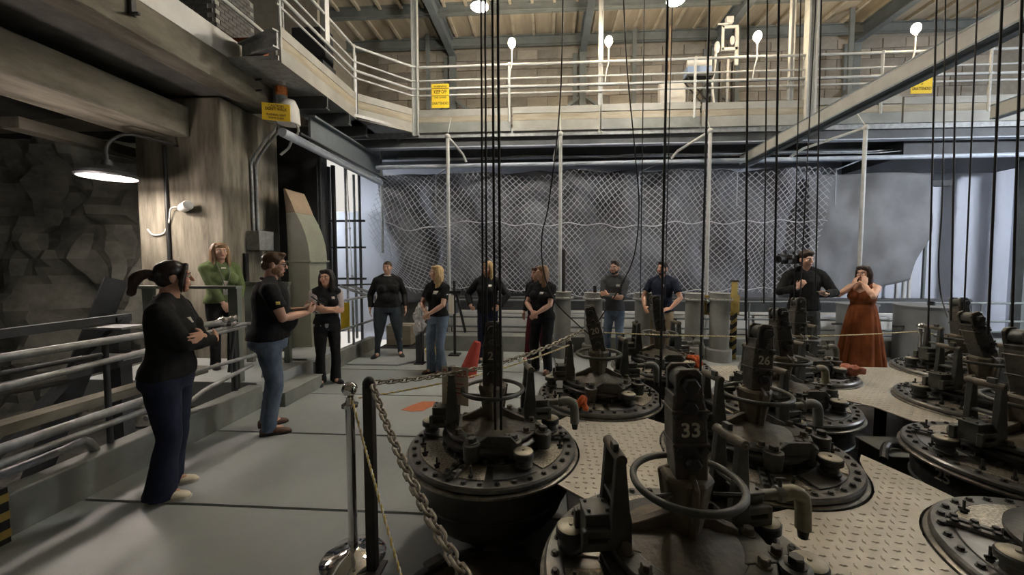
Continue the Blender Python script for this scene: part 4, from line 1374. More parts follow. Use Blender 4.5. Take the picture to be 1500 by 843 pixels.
def loft_rings(mb, rings, n=24):
    base = len(mb.v)
    for (cx, cy, cz, rx, ry) in rings:
        for k in range(n):
            a = 2 * PI * k / n
            mb.v.append((cx + rx * math.cos(a), cy + ry * math.sin(a), cz))
    for i in range(len(rings) - 1):
        for k in range(n):
            k2 = (k + 1) % n
            mb.f.append((base + i * n + k, base + i * n + k2, base + (i + 1) * n + k2, base + (i + 1) * n + k))
    mb.f.append(tuple(base + k for k in range(n))[::-1])
    mb.f.append(tuple(base + (len(rings) - 1) * n + k for k in range(n)))


def limb(mb, pts, rs, n=14):
    mb.tube(pts, rs, n)
    for p, r_ in zip(pts, rs):
        mb.ball(p, r_ * 0.999, n, 8)


def torso(mb, P, off, z0, z1):
    w, d, hip, bust, belly, fem = P['w'], P['d'], P['hip'], P['bust'], P['belly'], P['fem']
    rings = []
    for (z, rx, ry, yo) in TORSO:
        if z < z0 - 0.05 or z > z1 + 0.001:
            continue
        kx = w * (1 + (hip - 1) * max(0, min(1, (1.12 - z) / 0.18)))
        if fem and 1.0 < z < 1.18:
            kx *= 0.95
        if fem and z > 1.3:
            kx *= 0.93
        rings.append((0, yo, z, rx * kx + off, ry * d + off))
    cover = off > 0.0135
    rings[0] = (0, rings[0][1], z0, rings[0][3], rings[0][4])
    if cover and z0 < 1.0:
        rings = [(a, b + 0.004, c_, rx_ + 0.002, ry_ + 0.010) if c_ < 1.0 else (a, b, c_, rx_, ry_) for (a, b, c_, rx_, ry_) in rings]
    loft_rings(mb, rings)
    sw = P['sw']
    if z1 > 1.35:
        for s in (-1, 1):
            mb.ball((s * (sw - 0.03), 0.014, 1.375), (0.068 * w ** 0.5 + off, 0.066 + off, 0.058 + off), 14, 10)
            mb.tube([(s * 0.035, 0.02, 1.455), (s * (sw - 0.02), 0.014, 1.392)], [0.045 + off, 0.045 + off], 12)
        pass
    if z1 > 1.25:
        if bust and z0 < 1.2:
            for s in (-1, 1):
                mb.ball((s * 0.072 * w, -0.062 * d - 0.01, 1.235), (0.074 * bust + off, 0.072 * bust + off, 0.072 * bust + off), 14, 10)
    if z0 < 1.05 and belly and z1 > 1.1:
        mb.ball((0, -0.035 - 0.03 * belly, 1.06), (0.125 * w + off, 0.095 * d + 0.035 * belly + off, 0.14), 18, 12)
    if z0 < 0.95 and not cover:
        for s in (-1, 1):
            mb.ball((s * 0.075 * w, 0.05 * d, 0.88), (0.085 * w + off, 0.080 * d + off, 0.095), 14, 10)


def head_shape(mb, T, beard=False):
    def b(c, r_):
        mb.ball(T @ Vector(c), r_, 18, 14, rot=T.to_3x3())
    b((0, 0.012, 0.026), (0.074, 0.093, 0.090))
    b((0, -0.020, -0.042), (0.060, 0.066, 0.066))
    b((0, -0.058, -0.088), (0.028, 0.026, 0.022))
    for s in (-1, 1):
        b((s * 0.036, -0.052, -0.022), (0.030, 0.030, 0.030))
        b((s * 0.077, 0.012, -0.008), (0.010, 0.020, 0.032))
    b((0, -0.070, 0.034), (0.052, 0.018, 0.013))
    b((0, -0.080, -0.052), (0.026, 0.012, 0.016))
    mb.tube([T @ Vector((0, -0.084, 0.022)), T @ Vector((0, -0.100, -0.012)), T @ Vector((0, -0.099, -0.026))], [0.009, 0.014, 0.014], 10)
    b((0, -0.106, -0.020), (0.013, 0.011, 0.011))


def hand(mb, W_, d, n, curl, thumb_side, sc=1.0):
    d, n = Vector(d).normalized(), Vector(n)
    n = (n - d * n.dot(d)).normalized()
    a = n.cross(d).normalized()
    rot = Matrix((a, d, n)).transposed()
    W_ = Vector(W_)
    mb.ball(W_ + d * 0.05 * sc, (0.041 * sc, 0.056 * sc, 0.017 * sc), 14, 10, rot=rot)
    mb.ball(W_ + d * 0.01 * sc, (0.028 * sc, 0.032 * sc, 0.020 * sc), 12, 8, rot=rot)
    for i, L_ in enumerate((0.072, 0.082, 0.076, 0.060)):
        k = (i - 1.5) * 0.0225 * sc
        kk = -k if thumb_side < 0 else k
        p = W_ + d * (0.088 - abs(i - 1.4) * 0.004) * sc + a * (-kk)
        dr = d.copy()
        pts = [p - d * 0.03, p]
        for j in range(3):
            q = Matrix.Rotation(-curl * (0.7 + 0.2 * j), 3, a)
            dr = q @ dr
            if (dr - d).dot(n) < 0 and j == 0 and curl > 0:
                dr = Matrix.Rotation(2 * curl * 0.7, 3, a) @ dr
                curl = -curl
            p = p + dr * L_ * sc * (0.42, 0.32, 0.26)[j]
            pts.append(p)
        limb(mb, pts, [0.0085 * sc, 0.0088 * sc, 0.0084 * sc, 0.0078 * sc, 0.0068 * sc], 8)
    t0 = W_ + d * 0.025 * sc + a * (0.028 * thumb_side * sc)
    t1 = t0 + (d * 0.6 + a * 0.75 * thumb_side + n * 0.25).normalized() * 0.034 * sc
    t2 = t1 + (d * 0.9 + a * 0.3 * thumb_side + n * 0.3).normalized() * 0.034 * sc
    limb(mb, [t0, t1, t2], [0.013 * sc, 0.0105 * sc, 0.0085 * sc], 8)


HAIRS = {}


def hair_mesh(mb, style, T):
    def b(c, r_):
        mb.ball(T @ Vector(c), r_, 18, 14, rot=T.to_3x3())

    def t_(pts, rs, n=10):
        limb(mb, [T @ Vector(p) for p in smooth_path(pts, 4)], [rs[min(len(rs) - 1, int(i / 4))] + (rs[min(len(rs) - 1, int(i / 4) + 1)] - rs[min(len(rs) - 1, int(i / 4))]) * (i % 4) / 4 for i in range(len(smooth_path(pts, 4)))], n)

    if style == 'buzz':
        b((0, 0.016, 0.036), (0.0765, 0.094, 0.085))
    elif style == 'short':
        b((0, 0.020, 0.050), (0.080, 0.094, 0.078))
        b((0, 0.06, 0.0), (0.07, 0.055, 0.06))
        b((0, -0.045, 0.105), (0.055, 0.036, 0.022))
        for s in (-1, 1):
            b((s * 0.068, -0.012, 0.035), (0.014, 0.03, 0.036))
    elif style == 'quiff':
        b((0, 0.020, 0.048), (0.078, 0.092, 0.078))
        b((0, -0.035, 0.112), (0.056, 0.045, 0.026))
        b((0, 0.06, 0.0), (0.066, 0.05, 0.06))
    elif style == 'messy':
        b((0, 0.022, 0.055), (0.088, 0.098, 0.085))
        b((0.01, -0.05, 0.10), (0.06, 0.04, 0.03))
        b((0, 0.065, 0.0), (0.076, 0.055, 0.07))
    elif style == 'ponytail':
        b((0, 0.022, 0.045), (0.084, 0.097, 0.085))
        b((0, 0.05, 0.0), (0.078, 0.06, 0.075))
        for s in (-1, 1):
            t_([(s * 0.035, -0.06, 0.09), (s * 0.072, -0.045, 0.03), (s * 0.082, -0.03, -0.04), (s * 0.075, -0.035, -0.10)], [0.018, 0.02, 0.018, 0.008])
        b((0, 0.115, 0.01), (0.032, 0.03, 0.032))
    elif style in ('long', 'long_wavy', 'long_fringe', 'shoulder'):
        b((0, 0.024, 0.048), (0.086, 0.097, 0.086))
        b((0, 0.070, -0.04), (0.088, 0.050, 0.12))
        Ld = {'long': 0.26, 'long_wavy': 0.30, 'long_fringe': 0.22, 'shoulder': 0.20}[style]
        wv = 0.012 if style == 'long_wavy' else 0.004
        for s in (-1, 1):
            for q, (x0, y0) in enumerate(((0.070, -0.004), (0.080, 0.018), (0.076, 0.045), (0.05, 0.075))):
                pts = [(s * x0 * 0.75, y0 * 0.8, 0.10), (s * x0 * 1.12, y0, 0.03), (s * (x0 * 1.15 + wv), y0 - 0.004, -0.06), (s * (x0 * 1.1 + 0.012 - wv), y0 - 0.012, -0.06 - Ld * 0.45),
                       (s * (x0 + 0.012 + wv), y0 - 0.02 * (q < 2), -0.04 - Ld * 0.85)]
                t_(pts, [0.024, 0.028, 0.029, 0.028, 0.014])
        if style == 'long_fringe':
            b((0, -0.058, 0.072), (0.058, 0.030, 0.030))
        else:
            b((0.03, -0.045, 0.096), (0.045, 0.034, 0.028))
            b((-0.035, -0.042, 0.094), (0.045, 0.034, 0.028))


def person(label, loc, face, h, gender='f', w=1.0, d=1.0, hip=1.0, bust=1.0, belly=0.0, skin='skin_a', hair='long', hair_m='h_brown',
           head_yaw=0, head_pitch=0, head_roll=0, feet=((0.10, 0.0, 12), (-0.10, 0.0, -12)), wrists=None, hdirs=None, poles=None, hnorm=None, curl=(0.35, 0.35),
           top='polo', top_m='c_black', hem=0.86, bottom='straight', bottom_m='c_jean', shoe_m='shoe_black', vox=0.0075, lean=0, lg=1.0, extras=(), beard=None, loafer=False):
    t = thing('person', label, 'person', loc, math.atan2(face[0], -face[1]))
    s = h / 1.72
    P = dict(w=w, d=d, hip=hip, bust=bust if gender == 'f' else 0, belly=belly, fem=gender == 'f', sw=(0.172 if gender == 'f' else 0.192) * (0.75 + 0.25 * w))
    sw = P['sw']
    if wrists is None:
        wrists = ((0.27, -0.03, 0.90), (-0.27, -0.03, 0.90))
    if hdirs is None:
        hdirs = ((0.05, -0.15, -1), (-0.05, -0.15, -1))
    if hnorm is None:
        hnorm = ((-1, 0, 0), (1, 0, 0))
    if poles is None:
        poles = ((0.5, 0.8, -0.2), (-0.5, 0.8, -0.2))
    SL = (Vector((sw, 0.012, 1.375)), Vector((-sw, 0.012, 1.375)))
    arms = []
    for k in range(2):
        E_, W2 = ik(SL[k], wrists[k], 0.285, 0.25, poles[k])
        arms.append((SL[k], E_, W2))
    legs = []
    for k, (fx, fy, fyaw) in enumerate(feet):
        hp = Vector((0.088 * w * (0.5 + 0.5 * hip) * (1 if k == 0 else -1), 0.012, 0.86))
        an = Vector((fx, fy, 0.075))
        kn, an2 = ik(hp, an, 0.405, 0.39, (0.12 * (1 if k == 0 else -1), -1, 0.0))
        legs.append((hp, kn, Vector((fx, fy, 0.075))))
    HT = Matrix.Translation((0, -0.012, 1.605)) @ Euler((R(head_pitch), R(head_roll), R(head_yaw))).to_matrix().to_4x4()
    lw = 0.6 + 0.4 * w
    def fin(mb):
        mb.v = [(v[0] * s, (v[1] - lean * max(0, v[2] - 0.85)) * s, v[2] * s) for v in mb.v]

    # --- body: one continuous surface
    mb = MB()
    torso(mb, P, 0.0, 0.84, 1.45)
    mb.tube([(0, 0.022, 1.42), (0, 0.012, 1.50), (0, 0.006, 1.56)], [0.062 * lw, 0.054 * lw, 0.054 * lw], 16)
    head_shape(mb, HT)
    for k in range(2):
        S_, E_, W2 = arms[k]
        limb(mb, [S_, S_.lerp(E_, 0.5), E_, E_.lerp(W2, 0.35), W2], [0.052 * lw, 0.046 * lw, 0.038 * lw, 0.040 * lw, 0.026])
        ts = 1 if k == 0 else -1
        nn = Vector(hnorm[k])
        dd = Vector(hdirs[k]).normalized()
        n2 = (nn - dd * nn.dot(dd)).normalized()
        aa = n2.cross(dd)
        # thumb points up / forward
        tside = 1 if aa.dot(Vector((0, -0.6, 1.0))) > 0 else -1
        hand(mb, W2, dd, n2, curl[k], tside)
        hp, kn, an = legs[k]
        limb(mb, [hp, hp.lerp(kn, 0.5), kn, kn.lerp(an, 0.4), an], [0.082 * lw, 0.072 * lw, 0.052 * lw, 0.052 * lw, 0.036])
        fy = R(feet[k][2])
        mb.ball(an + Vector((-0.0 * math.sin(fy), -0.05, -0.03)), (0.035, 0.09, 0.035), 10, 8)
    fin(mb)
    bo = bpy.data.objects.new('body', remesh(mb, vox, 2))
    bo.data.materials.append(M[skin])
    COL.objects.link(bo)
    bo.parent = t

    def part(mb, name, m, vox_=0.010, sm=3, fold=0.0, parent=t, ffreq=9.0, floor_z=None):
        fin(mb)
        o_ = bpy.data.objects.new(name, remesh(mb, vox_, sm, fold, ffreq, seed=loc[0] * 3.1, floor_z=floor_z))
        o_.data.materials.append(M[m])
        COL.objects.link(o_)
        o_.parent = parent
        return o_

    def solid(mb, name, m, parent=t, angle=60):
        fin(mb)
        return mb.build(name, m, parent, angle=angle)

    # --- face
    for sx in (-1, 1):
        e = MB()
        e.ball(HT @ Vector((sx * 0.030, -0.0765, 0.010)), (0.0125, 0.0105, 0.0085), 12, 8, rot=HT.to_3x3())
        eo = solid(e, 'eye', 'eye_w')
        e = MB()
        e.ball(HT @ Vector((sx * 0.030 + 0.001, -0.0845, 0.010)), (0.0062, 0.0035, 0.0065), 10, 6, rot=HT.to_3x3())
        solid(e, 'iris', 'eye_d', eo)
        e = MB()
        e.tube([HT @ Vector((sx * 0.014, -0.0885, 0.030)), HT @ Vector((sx * 0.032, -0.086, 0.036)), HT @ Vector((sx * 0.050, -0.072, 0.030))], [0.0035, 0.0045, 0.0025], 6)
        solid(e, 'eyebrow', hair_m if hair_m not in ('h_blond',) else 'h_lbrown')
    e = MB()
    e.ball(HT @ Vector((0, -0.0885, -0.048)), (0.021, 0.008, 0.005), 12, 6, rot=HT.to_3x3())
    e.ball(HT @ Vector((0, -0.0885, -0.056)), (0.018, 0.008, 0.005), 12, 6, rot=HT.to_3x3())
    solid(e, 'lips', 'lip_m')
    if hair:
        mb = MB()
        hair_mesh(mb, hair, HT)
        part(mb, 'hair', hair_m, 0.008, 2, 0.004, ffreq=26)
    if beard:
        mb = MB()
        for (c, r_) in (((0, -0.050, -0.086), (0.036, 0.040, 0.028)), ((0.045, -0.022, -0.058), (0.024, 0.045, 0.036)), ((-0.045, -0.022, -0.058), (0.024, 0.045, 0.036)),
                        ((0, -0.0885, -0.038), (0.028, 0.009, 0.007))):
            mb.ball(HT @ Vector(c), r_, 14, 10, rot=HT.to_3x3())
        part(mb, 'beard', beard, 0.006, 2, 0.002, ffreq=30)
    # --- trousers / dress
    if bottom != 'dress':
        mb = MB()
        torso(mb, P, 0.012, 0.80, 0.99)
        hemr = {'straight': 0.062, 'flare': 0.098, 'boot': 0.082, 'skinny': 0.046, 'loose': 0.075}[bottom]
        knr = {'straight': 0.066, 'flare': 0.064, 'boot': 0.064, 'skinny': 0.060, 'loose': 0.075}[bottom]
        for k in range(2):
            hp, kn, an = legs[k]
            bt = an + Vector((0, -0.008, -0.045 if bottom != 'skinny' else -0.025))
            mb.tube([hp, hp.lerp(kn, 0.5), kn, kn.lerp(bt, 0.5), bt],
                    [0.096 * lw * lg, 0.084 * lw * lg, knr * lw * lg, (knr * 0.45 + hemr * 0.5) * lw ** 0.5, hemr], 18)
            mb.ball(hp, 0.096 * lw * lg, 16, 10)
            mb.ball(kn, knr * lw * lg, 16, 10)
        part(mb, 'trousers', bottom_m, 0.011, 3, 0.007, ffreq=10, floor_z=0.012)
    # --- top
    off = 0.016
    if top in ('polo', 'long', 'vest', 'jacket', 'coat'):
        mb = MB()
        torso(mb, P, off + (0.01 if top in ('jacket', 'coat') else 0), hem, 1.45)
        for k in range(2):
            S_, E_, W2 = arms[k]
            if top == 'polo':
                e2 = S_.lerp(E_, 0.66)
                mb.tube([S_, S_.lerp(E_, 0.35), e2], [0.068 * lw, 0.066 * lw, 0.066 * lw], 16)
                mb.ball(S_, 0.068 * lw, 14, 10)
            elif top != 'vest':
                g = 0.008 if top in ('jacket', 'coat') else 0.0
                wend = W2 + (E_ - W2) * 0.06
                limb(mb, [S_, S_.lerp(E_, 0.5), E_, E_.lerp(W2, 0.4)], [0.066 * lw + g, 0.060 * lw + g, 0.052 * lw + g, 0.050 * lw + g], 16)
                mb.tube([E_.lerp(W2, 0.4), wend], [0.050 * lw + g, 0.038 + g], 16)
        top_o = part(mb, {'polo': 'polo_shirt', 'long': 'sweater', 'vest': 'vest', 'jacket': 'jacket', 'coat': 'jacket'}[top], top_m, 0.0095, 3, 0.007, ffreq=9)
        # collar
        if top in ('polo', 'jacket', 'coat', 'vest'):
            mb = MB()
            n = 20
            ring0 = []
            for i in range(n + 1):
                a = R(-90 + 14) + (2 * PI - R(28)) * i / n
                ring0.append(Vector((0.072 * lw * math.cos(a), 0.016 + 0.068 * lw * math.sin(a), 1.462 + 0.016 * math.sin(a))))
            mb.tube(ring0, 0.014, 8)
            for sx in (-1, 1):
                mb.tube([Vector((sx * 0.018, -0.052, 1.445)), Vector((sx * 0.05, -0.085, 1.405))], [0.014, 0.006], 6)
            part(mb, 'collar', top_m, 0.007, 2, parent=top_o)
        elif top == 'long':
            mb = MB()
            mb.tube([(0.074 * lw * math.cos(2 * PI * i / 24), 0.016 + 0.068 * lw * math.sin(2 * PI * i / 24), 1.455 + 0.012 * math.sin(2 * PI * i / 24)) for i in range(24)], 0.011, 8, closed=True)
            solid(mb, 'neckband', top_m, top_o)
        if top == 'vest':
            mb = MB()
            torso(mb, P, 0.008, 0.82, 1.44)
            for k in range(2):
                S_, E_, W2 = arms[k]
                limb(mb, [S_, S_.lerp(E_, 0.5), E_, E_.lerp(W2, 0.25)], [0.062 * lw, 0.057 * lw, 0.048 * lw, 0.046 * lw], 16)
            part(mb, 'blouse', 'c_stripe', 0.010, 3, 0.005)
    else:
        top_o = None
    # --- shoes
    for k, (fx, fy, fyaw) in enumerate(feet):
        sh = MB()
        rings = [(0.062, 0.012, 0.022, 0.03), (0.055, 0.030, 0.036, 0.034), (0.02, 0.037, 0.045, 0.042), (-0.04, 0.036, 0.043, 0.040), (-0.09, 0.041, 0.034, 0.032), (-0.14, 0.043, 0.026, 0.027), (-0.175, 0.035, 0.02, 0.022), (-0.195, 0.014, 0.012, 0.016)]
        n = 16
        base = 0
        for (yy, rx, rz_, zc) in rings:
            for i in range(n):
                a = 2 * PI * i / n
                sh.v.append((rx * math.cos(a), yy, max(0.008, zc + rz_ * math.sin(a))))
        for i in range(len(rings) - 1):
            for j in range(n):
                j2 = (j + 1) % n
                sh.f.append((i * n + j, i * n + j2, (i + 1) * n + j2, (i + 1) * n + j))
        sh.f.append(tuple(range(n)))
        sh.f.append(tuple((len(rings) - 1) * n + j for j in range(n))[::-1])
        mt = Matrix.Translation((fx, fy, 0)) @ Matrix.Rotation(R(fyaw), 4, 'Z')
        sh.v = [tuple(mt @ Vector(v)) for v in sh.v]
        so = solid(sh, 'shoe', shoe_m)
        sl = MB()
        out = [(0.03, 0.06), (0.04, 0.02), (0.038, -0.05), (0.046, -0.12), (0.04, -0.17), (0.015, -0.2), (-0.015, -0.2), (-0.04, -0.17), (-0.046, -0.12), (-0.038, -0.05), (-0.04, 0.02), (-0.03, 0.06)]
        sl.prism(out, 0.0, 0.018, mt)
        solid(sl, 'sole', 'sole' if shoe_m in ('shoe_cream', 'shoe_white') else 'shoe_black', so)
    t['_s'] = s
    ctx = dict(t=t, s=s, HT=HT, top=top_o, arms=arms, legs=legs, part=part, solid=solid, P=P, lw=lw)
    del t['_s']
    return ctx


def chest_patch(ctx, x, z, wd, hg, name, m, frm=(0, -1, 0), side=None):
    """small flat patch laid on the garment"""
    s = ctx['s']
    o = ctx['top']
    bvh = BVHTree.FromPolygons([v.co for v in o.data.vertices], [p.vertices[:] for p in o.data.polygons])
    f = Vector(frm).normalized()
    org = Vector((x * s, 0, z * s)) if side is None else Vector(side) * s
    sd = Vector((0, 0, 1)).cross(f).normalized()
    mb = MB()
    nx = 5
    vs, top_, bot_ = [], [], []
    for i in range(nx + 1):
        for j in range(3):
            p = org + f * 0.6 + sd * ((i / nx - 0.5) * wd) + Vector((0, 0, (j / 2 - 0.5) * hg))
            hit = bvh.ray_cast(p, -f)
            q = hit[0] if hit[0] is not None else p - f * 0.45
            vs.append(q + f * 0.003)
    fs = []
    for i in range(nx):
        for j in range(2):
            a = i * 3 + j
            fs.append((a, a + 1, a + 4, a + 3))
    mb.add(vs, fs)
    p_ = mb.build(name, m, o, angle=60)
    sd_ = p_.modifiers.new('thick', 'SOLIDIFY')
    sd_.thickness = 0.002
    return p_


FOLD = dict(wrists=((-0.05, -0.20, 1.165), (0.06, -0.245, 1.12)), hdirs=((-1, 0.05, 0.1), (1, 0.15, 0.08)), hnorm=((0, 1, 0), (0, 1, 0)), poles=((0.9, -0.1, -1), (-0.9, -0.1, -1)), curl=(0.3, 0.3))
CLASP = dict(wrists=((0.055, -0.25, 0.985), (-0.045, -0.235, 1.02)), hdirs=((-0.75, -0.25, -0.6), (0.6, -0.3, -0.7)), hnorm=((-0.1, 1, 0), (0.1, 1, 0)), poles=((1, 0.35, -0.3), (-1, 0.35, -0.3)), curl=(0.45, 0.45))

# 1 woman nearest the camera, seen from behind
c = person('woman in black pullover, flared dark jeans and cream loafers seen from behind', (-2.73, 2.58, 0), (0.88, 0.46), 1.70, w=1.2, d=1.12, hip=1.0, lean=0.05, lg=1.05, skin='skin_b', hair='ponytail', hair_m='h_black',
           head_yaw=22, feet=((0.12, 0.10, 4), (-0.10, 0.07, -6)), top='long', top_m='c_black2', hem=0.88, bottom='flare', bottom_m='c_jean_dark', shoe_m='shoe_cream', vox=0.006, **FOLD)
mb = MB()
hp = [c['HT'] @ Vector(p) for p in smooth_path([(0, 0.11, 0.02), (0.0, 0.15, 0.03), (0.0, 0.19, 0.01), (0.0, 0.21, -0.04), (0.0, 0.22, -0.10)], 4)]
limb(mb, hp, [0.026 + 0.012 * math.sin(PI * min(1, i / 14)) for i in range(len(hp))], 10)
c['part'](mb, 'ponytail', 'h_dark', 0.008, 2, 0.004, ffreq=26)
mb = MB()
limb(mb, [c['HT'] @ Vector(p) for p in ((-0.07, -0.055, 0.05), (-0.079, -0.048, 0.0), (-0.078, -0.048, -0.06), (-0.07, -0.05, -0.105))], [0.012, 0.014, 0.012, 0.006], 8)
c['part'](mb, 'front_lock', 'h_red', 0.006, 2)
chest_patch(c, -0.02, 1.30, 0.045, 0.035, 'chest_logo', 'c_white', frm=(-0.35, -1, 0))

# 2 man in the black polo holding a phone, three quarter back
c = person('heavy man in a black polo, blue jeans and brown shoes holding a phone', (-2.76, 3.63, 0), (0.80, 0.55), 1.79, gender='m', w=1.2, d=1.28, belly=0.9, lean=0.06, hip=1.0, skin='skin_a', hair='short', hair_m='h_brown',
           head_yaw=0, head_pitch=6, feet=((0.13, 0.07, 8), (-0.11, 0.04, -10)), wrists=((0.07, -0.27, 1.15), (-0.06, -0.29, 1.13)), hdirs=((-0.5, -0.7, 0.45), (0.45, -0.75, 0.4)),
           hnorm=((-0.5, 0.7, 0.4), (0.5, 0.7, 0.4)), poles=((0.8, 0.5, -0.9), (-0.8, 0.5, -0.9)), curl=(0.5, 0.6), top='polo', top_m='c_black', hem=0.90, bottom='straight', bottom_m='c_jean_blue', shoe_m='shoe_brown', vox=0.006, beard='h_lbrown')
mb = MB()
for sx in (-1, 1):
    mb.tube([c['HT'] @ Vector((sx * 0.08, 0.0, 0.014)), c['HT'] @ Vector((sx * 0.062, -0.088, 0.014))], 0.003, 6)
    mb.tube([c['HT'] @ Vector((sx * 0.032 + 0.024 * math.cos(a), -0.094, 0.008 + 0.018 * math.sin(a))) for a in [2 * PI * i / 16 for i in range(16)]], 0.003, 6, closed=True)
mb.tube([c['HT'] @ Vector((-0.009, -0.096, 0.012)), c['HT'] @ Vector((0.009, -0.096, 0.012))], 0.003, 6)
c['solid'](mb, 'glasses', 'black')
chest_patch(c, 0, 0, 0.035, 0.03, 'sleeve_logo', 'rope_y', frm=(-1, -0.3, 0), side=(-0.2, -0.06, 1.26))
mb = MB().box((0, 0, 0), (0.075, 0.009, 0.15), rot=(R(-50), 0, R(10)))
ph = mb.build('phone', 'black', None, bevel=0.003)
mw = Matrix.Translation((-2.76, 3.63, 0)) @ Matrix.Rotation(math.atan2(0.80, -0.55), 4, 'Z')
ph.matrix_world = mw @ Matrix.Translation((0.0, -0.43, 1.29))
tag(ph, 'black phone held by the heavy man in the black polo', 'phone')

# 3 woman in the green jacket on the raised platform
c = person('woman in a green jacket standing on the raised platform by the pillar', (-4.28, 4.78, 0.31), (0.86, -0.5), 1.63, w=1.02, hip=1.06, bust=1.0, skin='skin_a', hair='long_fringe', hair_m='h_lbrown',
           head_yaw=-4, head_pitch=-3, feet=((0.09, 0, 10), (-0.10, 0.02, -10)), top='coat', top_m='c_green', hem=0.90, bottom='straight', bottom_m='c_black', shoe_m='shoe_black', vox=0.0065,
           wrists=((0.10, -0.22, 0.92), (-0.06, -0.24, 0.90)), hdirs=((-0.5, -0.2, -0.8), (0.4, -0.2, -0.85)), hnorm=((-0.3, 1, 0), (0.3, 1, 0)), poles=((1, 0.4, -0.2), (-1, 0.4, -0.2)))
chest_patch(c, 0.0, 1.20, 0.05, 0.36, 'shirt_front', 'c_white')
mb = MB()
for sx in (-1, 1):
    mb.tube(smooth_path([(sx * 0.065, -0.02, 1.47), (sx * 0.06, -0.125, 1.38), (sx * 0.045, -0.165, 1.27), (0.0, -0.155, 1.08)], 4), 0.006, 6)
c['solid'](mb, 'lanyard', 'green_steel')

# 4 woman with dark vest and striped blouse
c = person('dark haired woman in a black vest over a striped blouse beside the duct', (-3.05, 5.12, 0), (0.62, -0.78), 1.585, w=1.0, hip=1.05, skin='skin_b', hair='shoulder', hair_m='h_black', head_yaw=-30,
           feet=((0.10, 0.0, 20), (-0.11, 0.0, -8)), top='vest', top_m='c_black', hem=0.92, bottom='boot', bottom_m='c_black', shoe_m='shoe_black', **FOLD)
chest_patch(c, 0.075, 1.31, 0.04, 0.03, 'chest_logo', 'c_white')
mb = MB()
torso(mb, c['P'], 0.012, 0.82, 0.96)
c['part'](mb, 'blouse_hem', 'c_light', 0.010, 3, 0.004)

# 5 woman in black sweater, legs apart
c = person('short haired woman in a plain black sweater standing with legs apart', (-2.78, 6.55, 0.03), (0.40, -0.92), 1.68, w=1.22, d=1.15, hip=1.15, bust=1.0, belly=0.35, lg=1.25, skin='skin_a', hair='buzz', hair_m='h_brown', head_yaw=-18,
           feet=((0.20, 0.0, 10), (-0.20, 0.03, -25)), top='long', top_m='c_black2', hem=0.90, bottom='skinny', bottom_m='c_jean_slate', shoe_m='shoe_black',
           wrists=((0.30, -0.05, 0.89), (-0.30, -0.03, 0.89)))
mb = MB()
mb.tube([(0.072 * c['lw'] * math.cos(2 * PI * i / 24), 0.016 + 0.066 * c['lw'] * math.sin(2 * PI * i / 24), 1.475 + 0.012 * math.sin(2 * PI * i / 24)) for i in range(24)], 0.010, 8, closed=True)
c['solid'](mb, 'shirt_collar', 'c_white')

# 6 blonde woman, polo, blue jeans
c = person('blonde woman in a black polo shirt and blue jeans with hands clasped', (-1.66, 5.72, 0), (-0.42, -0.9), 1.635, w=1.04, hip=1.02, bust=1.05, skin='skin_a', hair='long_wavy', hair_m='h_blond', head_yaw=-34,
           feet=((0.09, 0.0, 10), (-0.09, -0.02, -14)), top='polo', top_m='c_black', hem=0.92, bottom='flare', bottom_m='c_jean', shoe_m='shoe_brown', **CLASP)
chest_patch(c, 0.07, 1.31, 0.075, 0.045, 'chest_logo', 'c_white')
chest_patch(c, 0, 0, 0.03, 0.015, 'sleeve_logo', 'c_white', frm=(1, -0.6, 0), side=(0.17, 0.0, 1.28))

# 7 blonde woman in jacket with sunglasses on her head
c = person('blonde woman in a black zip jacket with sunglasses on her head', (-0.99, 6.42, 0), (-0.12, -0.99), 1.70, w=1.02, hip=1.0, skin='skin_b', hair='long_wavy', hair_m='h_blond', head_yaw=-22, head_pitch=6,
           feet=((0.10, 0, 10), (-0.10, 0, -10)), top='jacket', top_m='c_black', hem=0.86, bottom='straight', bottom_m='c_jean_dark', shoe_m='shoe_black',
           wrists=((0.25, -0.16, 0.97), (-0.25, -0.17, 0.98)), hdirs=((-0.4, -0.8, -0.3), (0.4, -0.8, -0.3)), poles=((1, 0.5, -0.1), (-1, 0.5, -0.1)), curl=(0.7, 0.7))
chest_patch(c, 0.075, 1.32, 0.055, 0.035, 'chest_logo', 'c_white')
mb = MB()
for sx in (-1, 1):
    mb.ball(c['HT'] @ Vector((sx * 0.034, -0.068, 0.118)), (0.03, 0.014, 0.02), 12, 8, rot=c['HT'].to_3x3())
mb.tube([c['HT'] @ Vector((-0.03, -0.076, 0.12)), c['HT'] @ Vector((0.03, -0.076, 0.12))], 0.005, 6)
c['solid'](mb, 'sunglasses', 'black')

# 8 woman in polo with hands clasped; 9 the person hidden behind her
c = person('brown haired woman in black polo shirt and black trousers with clasped hands', (-0.06, 5.86, 0), (-0.52, -0.85), 1.635, w=1.18, d=1.1, hip=1.06, bust=1.12, belly=0.2, skin='skin_a', hair='long', hair_m='h_lbrown', head_yaw=-32,
           feet=((0.12, 0.0, 14), (-0.12, 0.0, -12)), top='polo', top_m='c_black', hem=0.88, bottom='loose', bottom_m='c_black', shoe_m='shoe_brown', **CLASP)
chest_patch(c, 0.075, 1.30, 0.065, 0.03, 'chest_logo', 'c_white')
chest_patch(c, 0, 0, 0.03, 0.012, 'sleeve_logo', 'c_white', frm=(1, -0.6, 0), side=(0.19, 0.0, 1.28))
c = person('person in maroon trousers and white trainers mostly hidden behind another woman', (-0.16, 6.48, 0), (-0.6, -0.8), 1.60, w=1.05, skin='skin_a', hair='long', hair_m='h_brown', head_yaw=-10,
           feet=((0.14, 0.1, 10), (-0.16, -0.06, -20)), top='coat', top_m='c_black', hem=0.62 if False else 0.86, bottom='straight', bottom_m='c_maroon', shoe_m='shoe_white', vox=0.009)

